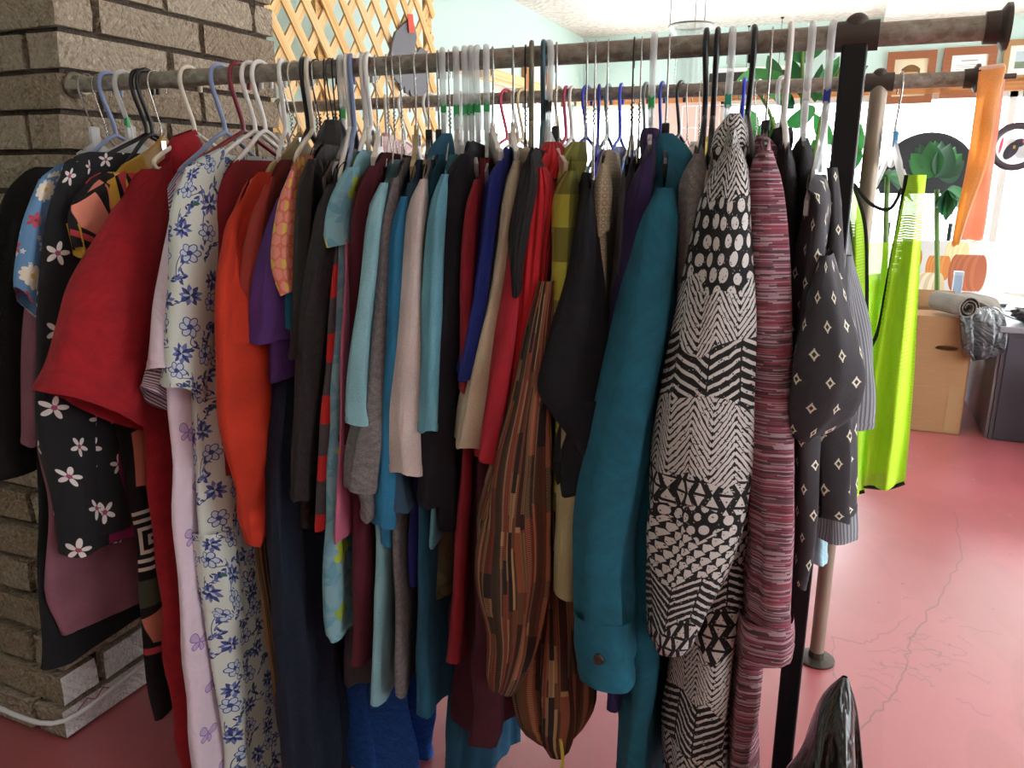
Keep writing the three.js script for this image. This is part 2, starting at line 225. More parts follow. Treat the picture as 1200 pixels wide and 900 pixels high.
{
  const g = new THREE.BoxGeometry(6.2, .1, 10.9).translate(.3, -.05, -1.95), p = g.attributes.position, uv = g.attributes.uv;
  for (let i = 0; i < p.count; i++) uv.setXY(i, (p.getX(i) + 1.6) / 4.6, 1 - (p.getZ(i) + 6.9) / 7.9);
  floorBump.repeat.set(4.6 / 1.3, 7.9 / 1.3);
  struct('floor', g, floorMat, 'red painted concrete floor with hairline cracks');
}
const metreUV = (g) => { const p = g.attributes.position, n = g.attributes.normal, uv = g.attributes.uv; for (let i = 0; i < p.count; i++) { const ax = Math.abs(n.getX(i)), ay = Math.abs(n.getY(i)); uv.setXY(i, ax > .5 ? p.getZ(i) : p.getX(i), ay > .5 ? p.getZ(i) : p.getY(i)); } return g; };
struct('ceiling', metreUV(span(LEFT - .2, RIGHT + .2, CEILING, CEILING + .12, BACK - .2, FRONT + .2)), ceilMat, 'white textured ceiling');
{ // shallow dropped soffit above the window corner
  const a = onY(1036, 20, CEILING), s = struct('trim_1', metreUV(span(a.x, RIGHT, CEILING - .05, CEILING, BACK, a.z + 1.2)), ceilMat, 'shallow white ceiling soffit'); s.userData.category = 'soffit';
}
// left wall with one window near the far corner
const WT = 1.96, WB = .62;
const wallLeft = thing('wall_left', 'mint green plaster wall behind the lattice', 'wall'); wallLeft.userData.kind = 'structure';
part('wall_panel', metreUV(span(LEFT - THICK, LEFT, 0, CEILING, -5.0, FRONT)), mintMat, wallLeft);
part('wall_panel', metreUV(span(LEFT - THICK, LEFT, WT, CEILING, BACK, -5.0)), mintMat, wallLeft);
part('wall_panel', metreUV(span(LEFT - THICK, LEFT, 0, WB, BACK, -5.0)), mintMat, wallLeft);
part('wall_panel', metreUV(span(LEFT - THICK, LEFT, WB, WT, BACK, -6.75)), mintMat, wallLeft);
// back wall: two window bays and a tan pier
const bx = (px) => onZ(px, 150, BACK).x;
const pier0 = bx(764), pier1 = bx(842);
const wallBack = thing('wall_back', 'mint green wall above wide storefront windows', 'wall'); wallBack.userData.kind = 'structure';
part('wall_panel', metreUV(span(LEFT, RIGHT, WT, CEILING, BACK - THICK, BACK)), mintMat, wallBack);
part('wall_panel', metreUV(span(LEFT, RIGHT, 0, .45, BACK - THICK, BACK)), mintMat, wallBack);
part('window_pier', metreUV(span(pier0, pier1, .45, WT, BACK - THICK, BACK + .02)), tanMat, wallBack, 'pinkish tan wall pier between the windows');
// right wall and front wall: daylight openings out of the picture
const wallRight = thing('wall_right', 'pale wall with wide storefront openings', 'wall'); wallRight.userData.kind = 'structure';
part('wall_panel', span(RIGHT, RIGHT + THICK, 2.2, CEILING, BACK, FRONT), whiteWall, wallRight);
part('wall_panel', span(RIGHT, RIGHT + THICK, 0, .5, BACK, FRONT), whiteWall, wallRight);
for (const [a, b] of [[BACK, -6.2], [-3.6, -3.0], [0.2, FRONT]]) part('wall_panel', span(RIGHT, RIGHT + THICK, .5, 2.2, a, b), whiteWall, wallRight);
const wallFront = thing('wall_front', 'brown panelled wall behind the photographer', 'wall'); wallFront.userData.kind = 'structure';
part('wall_panel', span(LEFT - THICK, RIGHT, 0, CEILING, FRONT, FRONT + THICK), panelWall, wallFront);
// windows: frames and panes
const paneMat = new THREE.MeshPhysicalMaterial({ color: '#ffffff', transmission: 1, thickness: 0, roughness: 0, ior: 1.45 });
const alu = new THREE.MeshStandardMaterial({ color: '#c9c6bf', roughness: .4, metalness: .3 });
let winN = 0;
function windowUnit(axis, at, a0, a1, y0, y1, mullions, label) {
  const g = thing('window_' + (++winN), label, 'window'); g.userData.kind = 'structure';
  const bar = (u0, u1, v0, v1) => axis === 'z' ? span(u0, u1, v0, v1, at - .03, at + .03) : span(at - .03, at + .03, v0, v1, u0, u1);
  const cuts = [a0, ...mullions, a1];
  part('window_frame', merge([bar(a0, a1, y0, y0 + .05), bar(a0, a1, y1 - .05, y1), ...cuts.map((c) => bar(c === a0 ? c : c - .025, c === a1 ? c : c + .025, y0, y1))]), alu, g);
  for (let k = 0; k + 1 < cuts.length; k++) part('pane', axis === 'z' ? new THREE.PlaneGeometry(cuts[k + 1] - cuts[k], y1 - y0).translate((cuts[k] + cuts[k + 1]) / 2, (y0 + y1) / 2, at) : new THREE.PlaneGeometry(cuts[k + 1] - cuts[k], y1 - y0).rotateY(Math.PI / 2).translate(at, (y0 + y1) / 2, (cuts[k] + cuts[k + 1]) / 2), paneMat, g);
}
windowUnit('z', BACK - .08, LEFT, pier0, .45, WT, [], 'bright narrow window beside the tan pier');
windowUnit('z', BACK - .08, pier1, RIGHT, .45, WT, [bx(1184), 1.9], 'wide bright storefront window behind the plants');
windowUnit('x', LEFT - .08, -6.75, -5.0, WB, WT, [-5.9], 'bright window in the mint green side wall');
windowUnit('x', RIGHT + .08, -6.2, -3.6, .5, 2.2, [-4.9], 'tall storefront window in the pale side wall');
windowUnit('x', RIGHT + .08, -3.0, 0.2, .5, 2.2, [-1.4], 'second storefront window in the pale side wall');
{ // wooden head trim above the back windows
  const m = struct('trim_2', metreUV(span(LEFT, RIGHT, WT - .015, WT + .07, BACK, BACK + .035)), oakMat, 'wooden trim board above the storefront window'); m.userData.category = 'trim';
  const n = struct('trim_3', metreUV(span(LEFT, LEFT + .03, WT - .02, WT + .06, -6.8, -3.9)), pineMat[1], 'pale wooden trim board along the mint wall'); n.userData.category = 'trim';
}
// ceiling troffers that light the shop, outside the picture
const lampWhite = new THREE.MeshStandardMaterial({ color: '#f0efe8', roughness: .6 });
const lampGlow = new THREE.MeshStandardMaterial({ color: '#ffffff', emissive: '#fff6e6', emissiveIntensity: 1.6 });
LAMPS.forEach(([x, z, power], k) => {
  const l = thing('ceiling_light', ['recessed fluorescent ceiling panel over the aisle', 'recessed fluorescent ceiling panel by the side windows', 'recessed fluorescent ceiling panel close to the rack', 'recessed fluorescent ceiling panel by the desk'][k], 'ceiling light', [x, CEILING, z]);
  part('frame', merge([box(.64, .03, .03, 0, -.012, .6), box(.64, .03, .03, 0, -.012, -.6), box(.03, .03, 1.2, .305, -.012, 0), box(.03, .03, 1.2, -.305, -.012, 0)]), lampWhite, l);
  part('diffuser', box(.58, .012, 1.17, 0, -.006, 0), lampGlow, l);
  const a = new THREE.RectAreaLight('#fff4e2', power, .56, 1.15); a.position.set(0, -.016, 0); a.rotation.x = -Math.PI / 2; l.add(a);
});

// ---------------------------------------------------------------- brick pillar
const FACE = -1.625, COURSE = .0865;
const brickMap = (base, dark, light) => canvasTex(256, 256, (g, w, h) => { fill(g, w, h, base); for (let k = 0; k < 2600; k++) { g.fillStyle = [dark, light, base][k % 3]; g.globalAlpha = .12 + .3 * rnd(); const r = 1 + 7 * rnd() * rnd(); wrapDraw(w, h, rnd() * w, rnd() * h, (u, v) => { g.beginPath(); g.ellipse(u, v, r, r * .7, rnd() * 3, 0, 7); g.fill(); }); } g.globalAlpha = 1; }, .25, .25);
const brickBump = dataTex(256, (u, v) => clamp(128 + 130 * tn(u, v, 14, 21) + 90 * tn(u, v, 34, 22) + 70 * (rnd() - .5)), .22);
const brickMats = [['#9f907b', '#6c5d4b', '#c4b7a2'], ['#a89a85', '#756654', '#ccc1ae'], ['#93836d', '#625240', '#baab94']].map((c) => new THREE.MeshStandardMaterial({ map: brickMap(...c), roughness: .95, bumpMap: brickBump, bumpScale: .012 }));
const paintMat = new THREE.MeshStandardMaterial({ map: brickMap('#e2e4e4', '#a9adb4', '#f4f4f2'), roughness: .7, bumpMap: brickBump, bumpScale: .008 });
const mortarMat = new THREE.MeshStandardMaterial({ color: '#5d5147', roughness: 1, bumpMap: brickBump, bumpScale: .006, map: brickMap('#d8d0c6', '#8c8278', '#ffffff') });
const frontZ = (y) => -1.085 - .245 * Math.min(1, Math.max(0, y / 1.62));      // the pillar's front face leans back
function roughBrick(w, h, d, s) {                                                 // split-faced brick, centred
  const g = new THREE.BoxGeometry(w, h, d, Math.max(2, Math.round(w / .06)), 2, Math.max(2, Math.round(d / .06))), p = g.attributes.position, uv = g.attributes.uv, n = g.attributes.normal;
  for (let i = 0; i < p.count; i++) {
    const x = p.getX(i), y = p.getY(i), z = p.getZ(i), q = (k) => noise.noise(x * 22 + s, y * 30 + k * 9, z * 22 - s);
    uv.setXY(i, (Math.abs(n.getX(i)) > .5 ? z : x) + s * .37, (Math.abs(n.getY(i)) > .5 ? z : y) + s * .21);
    p.setXYZ(i, x + .007 * q(1) * (Math.abs(x) > w * .49 ? 1 : 0), y * (1 + .05 * q(2)), z + .007 * q(3) * (Math.abs(z) > d * .49 ? 1 : 0));
  }
  g.computeVertexNormals(); return g;
}
{
  const pillar = thing('pillar', 'tapered tan split-face brick pillar carrying the rack pipe', 'pillar', [FACE, 0, -1.3]); pillar.userData.kind = 'structure';
  const core = new THREE.BufferGeometry(), xr = -.024, xl = -.9, c = [];
  const yT = CEILING, zb = -.76, zf = (y) => frontZ(y) + 1.3 - .024;
  const cs = new THREE.BoxGeometry(xr - xl, yT, 1, 1, 12, 1).translate((xr + xl) / 2, yT / 2, 0), cp = cs.attributes.position;
  for (let i = 0; i < cp.count; i++) cp.setZ(i, cp.getZ(i) > 0 ? zf(cp.getY(i)) : zb);
  cs.computeVertexNormals(); part('mortar_core', metreUV(cs), mortarMat, pillar);
  const geos = {}; const brickGeo = (w, d, k) => geos[[w, d, k]] ??= roughBrick(w, COURSE - .014, d, k * 3.7 + w * 11 + d);
  const rows = Math.floor(CEILING / COURSE);
  for (let r = 0; r <= rows; r++) {
    const y = (r + .5) * COURSE, f = frontZ(y) + 1.3, odd = r & 1, D = .095;
    const put = (x0, x1, z0, z1, painted) => {
      const w = +(x1 - x0).toFixed(3), d = +(z1 - z0).toFixed(3); if (w < .03 || d < .03) return;
      const k = Math.floor(rnd() * 4), m = brickMats[Math.floor(rnd() * 3)];
      const b = part('brick', brickGeo(w, d, k), painted ? [paintMat, m, m, m, m, m] : m, pillar); b.position.set((x0 + x1) / 2 + rr(-.002, .002), y, (z0 + z1) / 2 + rr(-.002, .002));
    };
    const L = .31, J = .019, white = r < 2;
    // corner brick: header or stretcher on the side face in turn
    if (odd) put(-L, 0, f - D, f, white); else put(-D, 0, f - L, f, white);
    let z = f - (odd ? D : L) - J; while (z > -.72) { const z0 = Math.max(-.76, z - L); put(-D, 0, z0, z, white); z = z0 - J; }
    let x = -(odd ? L : D) - J; while (x > -.88) { const x0 = x - L; put(x0, x, f - D, f, false); x = x0 - J; }
  }
  // pencil-red scribble on the white painted base is part of its paint
  const scr = part('red_scribble', merge([[0, .02, .03, .035], [.03, .035, .05, .018], [.05, .018, .075, .036], [.075, .036, .095, .02]].map(([a, b, c2, d]) => rod([.0075, .045 + b, f0(a)], [.0075, .045 + d, f0(c2)], .0013, 5))), new THREE.MeshStandardMaterial({ color: '#b4565c', roughness: .9 }), pillar, 'faded red pencil scribble');
  function f0(a) { return frontZ(.05) + 1.3 - .035 - a; }
}
solo('cable', tube([[-2.3, .085, -1.04], [-1.9, .075, -1.055], [-1.64, .07, -1.06], [-1.603, .07, -1.09], [-1.607, .075, -1.3], [-1.605, .085, -1.7], [-1.607, .09, -2.05], [-1.68, .09, -2.1]], .006, 60, 6), new THREE.MeshStandardMaterial({ color: '#d9dadd', roughness: .4 }), 'thin white cable wrapped round the base of the brick pillar', 'cable');

// ---------------------------------------------------------------- racks
const pipeTex = canvasTex(512, 128, (g, w, h) => { fill(g, w, h, '#9f998c'); for (let k = 0; k < 900; k++) { g.fillStyle = ['#5d564b', '#a59e90', '#6e5a48', '#b7b2a6'][k % 4]; g.globalAlpha = .08 + .22 * rnd(); const x = rnd() * w, y = rnd() * h, r = 2 + 18 * rnd() * rnd(); wrapDraw(w, h, x, y, (u, v) => { g.beginPath(); g.ellipse(u, v, r * 2, r, 0, 0, 7); g.fill(); }); } g.globalAlpha = 1; }, .25, 1);
const pipeMat = new THREE.MeshStandardMaterial({ map: pipeTex, metalness: .35, roughness: .4, bumpMap: brickBump, bumpScale: .0006 });
const ironMat = new THREE.MeshStandardMaterial({ color: '#4d4640', metalness: .6, roughness: .45 });
const flangeMat = new THREE.MeshStandardMaterial({ color: '#8f8878', metalness: .7, roughness: .35 });
const blackSteel = new THREE.MeshStandardMaterial({ color: '#0c0d11', metalness: .3, roughness: .4 });
const tanSteel = new THREE.MeshStandardMaterial({ color: '#8b7d6d', metalness: .4, roughness: .45 });
const F = { z: -1.35, y: 1.527, r: .0167 }, B = { z: -2.15, y: 1.545, r: .0167 };
F.px = (px) => onZ(px, 97 - (px - 90) * 55 / 1090, F.z).x; B.px = (px) => onZ(px, 128 - (px - 330) * 31 / 815, B.z).x;
const flangeShape = (r) => toCreasedNormals(new THREE.LatheGeometry([[.0172, .03], [.021, .03], [.022, .012], [r, .006], [r, 0], [.001, 0]].map(([a, b]) => new THREE.Vector2(a, b)), 32), .5);
const alongX = (g) => g.rotateZ(Math.PI / 2);
function pipeRack(name, label, R, x0, x1, postX, postMat, square) {
  const g = thing(name, label, 'clothes rack', [postX, 0, R.z]);
  const pg = new THREE.CylinderGeometry(R.r, R.r, x1 - x0, 24, 1); { const uv = pg.attributes.uv; for (let i = 0; i < uv.count; i++) uv.setXY(i, uv.getY(i) * (x1 - x0), uv.getX(i)); }
  part('pipe', alongX(pg).translate((x0 + x1) / 2 - postX, R.y, 0), pipeMat, g);
  part('wall_flange', flangeShape(.028).rotateZ(-Math.PI / 2).translate(x0 - postX, R.y, 0), flangeMat, g);
  part('end_flange', flangeShape(.031).rotateZ(Math.PI / 2).translate(x1 - postX, R.y, 0), ironMat, g);
  part('post', square ? new RoundedBoxGeometry(.036, R.y - .012, .036, 2, .004).translate(0, (R.y - .012) / 2, 0) : new THREE.CylinderGeometry(.0195, .0195, R.y, 20).translate(0, R.y / 2, 0), postMat, g);
  part('tee_fitting', merge([alongX(new THREE.CylinderGeometry(.0215, .0215, .062, 20)).translate(0, R.y, 0), new THREE.SphereGeometry(.018, 16, 10).translate(0, R.y + .014, 0)]), ironMat, g);
  part('floor_flange', flangeShape(.05).rotateX(0), ironMat, g);
  return g;
}
const bolt = pipeRack('pipe_rack', 'grey steel pipe rack with a black square post crowded with clothes', F, FACE + .008, F.px(1181), -.0095, blackSteel, true);
{ const p = onZ(942, 665, F.z + .02); part('bolt', new THREE.SphereGeometry(.009, 12, 8).translate(p.x + .0095, p.y, .021), flangeMat, bolt, 'small brass bolt head on the post'); }
pipeRack('pipe_rack', 'second steel pipe rack with a brown round post behind the first', B, -1.69, B.px(1146), B.px(1030), tanSteel, false);

// ---------------------------------------------------------------- cloth shapes
// a drape is a stack of flat rings, each running from a near edge p to a far edge q with a half thickness th
function drape(rings, o = {}) {
  const R = o.rows ?? 34, N = o.n ?? 36, seed = o.seed ?? rnd() * 100, fold = o.fold ?? .22, fk = o.folds ?? 5, K = rings.length;
  const cum = [0]; for (let i = 1; i < K; i++) cum.push(cum[i - 1] + rings[i].p.distanceTo(rings[i - 1].p) * .5 + rings[i].q.distanceTo(rings[i - 1].q) * .5 + 1e-5);
  const L = cum[K - 1];
  const cr = (a, b, c, d, t) => { const t2 = t * t, t3 = t2 * t; return .5 * (2 * b + (c - a) * t + (2 * a - 5 * b + 4 * c - d) * t2 + (3 * b - a - 3 * c + d) * t3); };
  const at = (s) => {
    let i = 0; while (i < K - 2 && cum[i + 1] < s) i++;
    const t = Math.min(1, Math.max(0, (s - cum[i]) / (cum[i + 1] - cum[i]))), A = rings[Math.max(0, i - 1)], Bq = rings[i], C = rings[i + 1], D = rings[Math.min(K - 1, i + 2)];
    const v = (k) => V(cr(A[k].x, Bq[k].x, C[k].x, D[k].x, t), cr(A[k].y, Bq[k].y, C[k].y, D[k].y, t), cr(A[k].z, Bq[k].z, C[k].z, D[k].z, t));
    const lerp = (k) => (Bq[k] ?? 0) + ((C[k] ?? 0) - (Bq[k] ?? 0)) * t;
    return { p: v('p'), q: v('q'), th: Math.max(.001, cr(A.th, Bq.th, C.th, D.th, t)), arch: lerp('arch') };
  };
  const pos = [], uv = [], idx = [], mid = at(L * .5), arc = [0]; { const W = mid.p.distanceTo(mid.q); let px, py; for (let k = 0; k <= N; k++) { const a = Math.PI + 2 * Math.PI * k / N, x = W * (1 - Math.cos(a)) / 2, y = mid.th * Math.sign(Math.sin(a)) * Math.pow(Math.abs(Math.sin(a)), .7); if (k) arc.push(arc[k - 1] + Math.hypot(x - px, y - py)); px = x; py = y; } }
  const hemH = Math.min(.022, L * .2), hemmed = o.hem !== false && !o.closeEnd;
  for (let r = 0; r <= R; r++) {
    const late = r - (R - 3), s = !hemmed ? L * r / R : late <= 0 ? (L - hemH) * r / (R - 3) : L - hemH + [0, .0012, hemH * .6, hemH][late], out = hemmed && late > 0 ? [0, .0016, .0016, .0008][late] : 0, g = at(s), ax = g.q.clone().sub(g.p), len = ax.length(), n = V(-ax.z, 0, ax.x).normalize(), free = Math.min(1, s / (o.ease ?? .12));
    const d = ax.clone().divideScalar(len || 1), sway = (o.sway ?? .004) * free * noise.noise(seed * 1.3, s * 3.5, 7.7);
    for (let k = 0; k <= N; k++) {
      const a = Math.PI + 2 * Math.PI * k / N, ca = Math.cos(a), sa = Math.sin(a), t = (1 - ca) / 2;
      const side = Math.sign(sa) * Math.pow(Math.abs(sa), .7);
      const c = Math.cos(a * fk + seed * 3 + s * 2.2), c2 = Math.sin(a * (fk * 2 + 1) + seed + s * 5), nz = noise.noise(ca * 1.6 + seed, s * 6, sa * 1.6 + seed * 2);
      const bulge = g.th * fold * free * (.7 * c + .3 * c2 + 1.1 * nz), edge = Math.abs(ca) * Math.min(.012, len * .06) * nz * free;
      const q = g.p.clone().addScaledVector(ax, t).addScaledVector(n, sway + side * (g.th + out) + (Math.abs(sa) > .05 ? Math.sign(sa) * bulge * Math.min(1, Math.abs(sa) * 2) : 0)).addScaledVector(d, edge * -Math.sign(ca));
      const u = Math.abs(2 * t - 1); q.y += (g.arch || 0) * Math.min(1 - Math.pow(u, o.archPow ?? 2), o.open ?? .42);
      if (r === R) q.y += (o.hemWave ?? .006) * Math.sin(a * 3 + seed) ;
      pos.push(q.x, q.y, q.z); uv.push(arc[k] - arc[N] / 2, -s);
      if (r < R && k < N) { const i0 = r * (N + 1) + k; idx.push(i0, i0 + N + 1, i0 + 1, i0 + 1, i0 + N + 1, i0 + N + 2); }
    }
  }
  if (o.closeEnd) { const b = R * (N + 1), c = pos.length / 3, g = at(L); pos.push((g.p.x + g.q.x) / 2, (g.p.y + g.q.y) / 2 - (o.closeEnd === true ? .004 : o.closeEnd), (g.p.z + g.q.z) / 2); uv.push(0, -L - .03); for (let k = 0; k < N; k++) idx.push(b + k, c, b + k + 1); }
  const geo = new THREE.BufferGeometry();
  geo.setAttribute('position', new THREE.Float32BufferAttribute(pos, 3)); geo.setAttribute('uv', new THREE.Float32BufferAttribute(uv, 2)); geo.setIndex(idx); geo.computeVertexNormals();
  const nn = geo.attributes.normal; for (let r = 0; r <= R; r++) { const i = r * (N + 1), j = i + N, v = V(nn.getX(i) + nn.getX(j), nn.getY(i) + nn.getY(j), nn.getZ(i) + nn.getZ(j)).normalize(); nn.setXYZ(i, v.x, v.y, v.z); nn.setXYZ(j, v.x, v.y, v.z); }
  return geo;
}

// ---------------------------------------------------------------- hangers
const plastic = (c, o = {}) => matCache['p' + c + JSON.stringify(o)] ??= new THREE.MeshStandardMaterial({ color: c, roughness: .35, ...o });
const wireMat = new THREE.MeshStandardMaterial({ color: '#b7b5b2', metalness: .9, roughness: .25 }), darkWire = new THREE.MeshStandardMaterial({ color: '#2c2a29', metalness: .5, roughness: .4 });
const clearMat = new THREE.MeshPhysicalMaterial({ color: '#f6f8f8', transmission: .62, thickness: 0, roughness: .28, ior: 1.45, side: THREE.DoubleSide });
const chrome = new THREE.MeshStandardMaterial({ color: '#e8eaec', metalness: 1, roughness: .15 });
const HOOK = { wire: [.0014, .115], plastic: [.0046, .112], clear: [.0042, .118], wood: [.0017, .12], clip: [.0017, .13] };
// kinds: wire, plastic (tubular), clear (flat moulded, size clip), wood (broad moulded), clip (skirt hanger)
function hanger(R, X, yaw, kind, mat, label, o = {}) {
  const g = thing(kind === 'wire' ? 'wire_hanger' : kind === 'clear' ? 'clear_hanger' : kind === 'clip' ? 'clip_hanger' : kind === 'wood' ? 'moulded_hanger' : 'tubular_hanger', label, 'hanger', [X, R.y, R.z], o.group);
  g.rotation.y = yaw;
  const [hr, drop] = HOOK[kind], k = R.r + hr + .0008, lean = o.lean ?? 0, c = kind === 'clear';
  const metalHook = kind === 'wood' || kind === 'clip' || o.metal;
  const hk = k * 1.25, hc = k - hk;
  const path = [[lean * .3, hc - .02, -hk * .98], [0, hc, -hk], [0, hc + hk * .72, -hk * .72], [0, k, 0], [0, hc + hk * .72, hk * .72], [0, hc, hk], [lean * .3, hc - .022, hk * .86], [lean, -drop * .62, hk * .3], [lean, -drop * .82, .001], [lean, -drop, 0]];
  const hg = tube(path, metalHook ? .0017 : hr, 40, 8);
  if (c) { const p = hg.attributes.position; for (let i = 0; i < p.count; i++) p.setX(i, p.getX(i) * 1.35); hg.computeVertexNormals(); }
  const hm = metalHook ? (o.hook ?? wireMat) : mat;
  part('hook', hg, hm, g);
  const half = o.half ?? .185, fall = o.fall ?? .11, nearFall = o.nearFall ?? fall, yN = -drop, arms = [];
  const tip = (s) => V(lean * .4, yN - (s > 0 ? nearFall : fall), s * half);
  if (kind === 'wire') {
    for (const s of [1, -1]) part('arm', tube([[lean, yN, 0], [lean, yN - .012, s * .012], tip(s).lerp(V(lean, yN, 0), .5).toArray(), tip(s).toArray()], hr, 20, 6), mat, g);
    part('bar', rod(tip(1), tip(-1), hr, 6), mat, g);
    part('twist', tube(Array.from({ length: 22 }, (_, i) => [lean + .0022 * Math.cos(i * 1.3), yN + .034 - i * .0016, .0022 * Math.sin(i * 1.3)]), .0012, 60, 5), mat, g);
  } else if (kind === 'plastic') {
    for (const s of [1, -1]) { part('arm', tube([[lean, yN + .004, 0], [lean, yN - .006, s * .022], tip(s).lerp(V(lean, yN, 0), .45).add(V(0, .006, 0)).toArray(), tip(s).toArray(), [lean * .4, tip(s).y - .012, s * (half - .008)]], hr, 26, 8), mat, g); if (o.notch) part('strap_hook', tube([[lean, yN - nearFall * .42, s * half * .5], [lean, yN - nearFall * .42 - .03, s * half * .44], [lean, yN - nearFall * .42 - .034, s * half * .56]], hr * .7, 12, 6), mat, g); }
    part('bar', rod([lean * .4, yN - nearFall - .012, half - .008], [lean * .4, yN - fall - .012, -half + .008], hr, 8), mat, g);
  } else {
    const h = kind === 'wood' ? .036 : .03, t = kind === 'wood' ? .006 : .004;
    for (const s of [1, -1]) {
      const sh = new THREE.Shape(), e = tip(s), y1 = e.y;
      const Y = (u) => yN - (yN - y1) * (Math.pow(u, .85));
      sh.moveTo(0, yN + .012); for (let i = 0; i <= 10; i++) sh.lineTo(half * i / 10, Y(i / 10) + (i > 6 && i < 8 ? -.008 : 0) + .006 * Math.exp(-i)); sh.lineTo(half, y1 - h * .6); for (let i = 9; i >= 2; i--) sh.lineTo(half * i / 10, Y(i / 10) - h); sh.lineTo(half * .1, yN - h * 2.4); sh.lineTo(0, yN - h * 2.5); sh.closePath();
      const eg = new THREE.ExtrudeGeometry(sh, { depth: t, bevelEnabled: true, bevelSize: .0014, bevelThickness: .0014, bevelSegments: 2, curveSegments: 4 }).translate(0, 0, -t / 2);
      eg.rotateY(-Math.PI / 2 * s).translate(lean, 0, 0);
      part('arm', eg, mat, g);
    }
    if (c || kind === 'clip') part('neck_block', new RoundedBoxGeometry(kind === 'clip' ? .013 : .009, kind === 'clip' ? .07 : .05, .024, 2, .003).translate(lean, yN + (kind === 'clip' ? -.02 : .004), 0), kind === 'clip' ? mat : mat, g);
    if (kind === 'wood') part('label_plate', box(.0165, .02, .012, lean, yN - .014, .006), chrome, g, 'small chrome plate at the neck');
  }
  if (o.sticker) part('sticker', new RoundedBoxGeometry(.012, .036, .044, 2, .003).translate(lean, yN - .012, 0), new THREE.MeshPhysicalMaterial({ color: '#7fb6d8', roughness: .2, transmission: .5, thickness: 0 }), g, 'pale blue sticker');
  if (o.tag) part('size_clip', new RoundedBoxGeometry(.0105, .022, .011, 2, .002).translate(lean, -drop * rr(.64, .72), hk * .22), plastic(o.tag), g, 'coloured size clip');
  return shade(g);
}

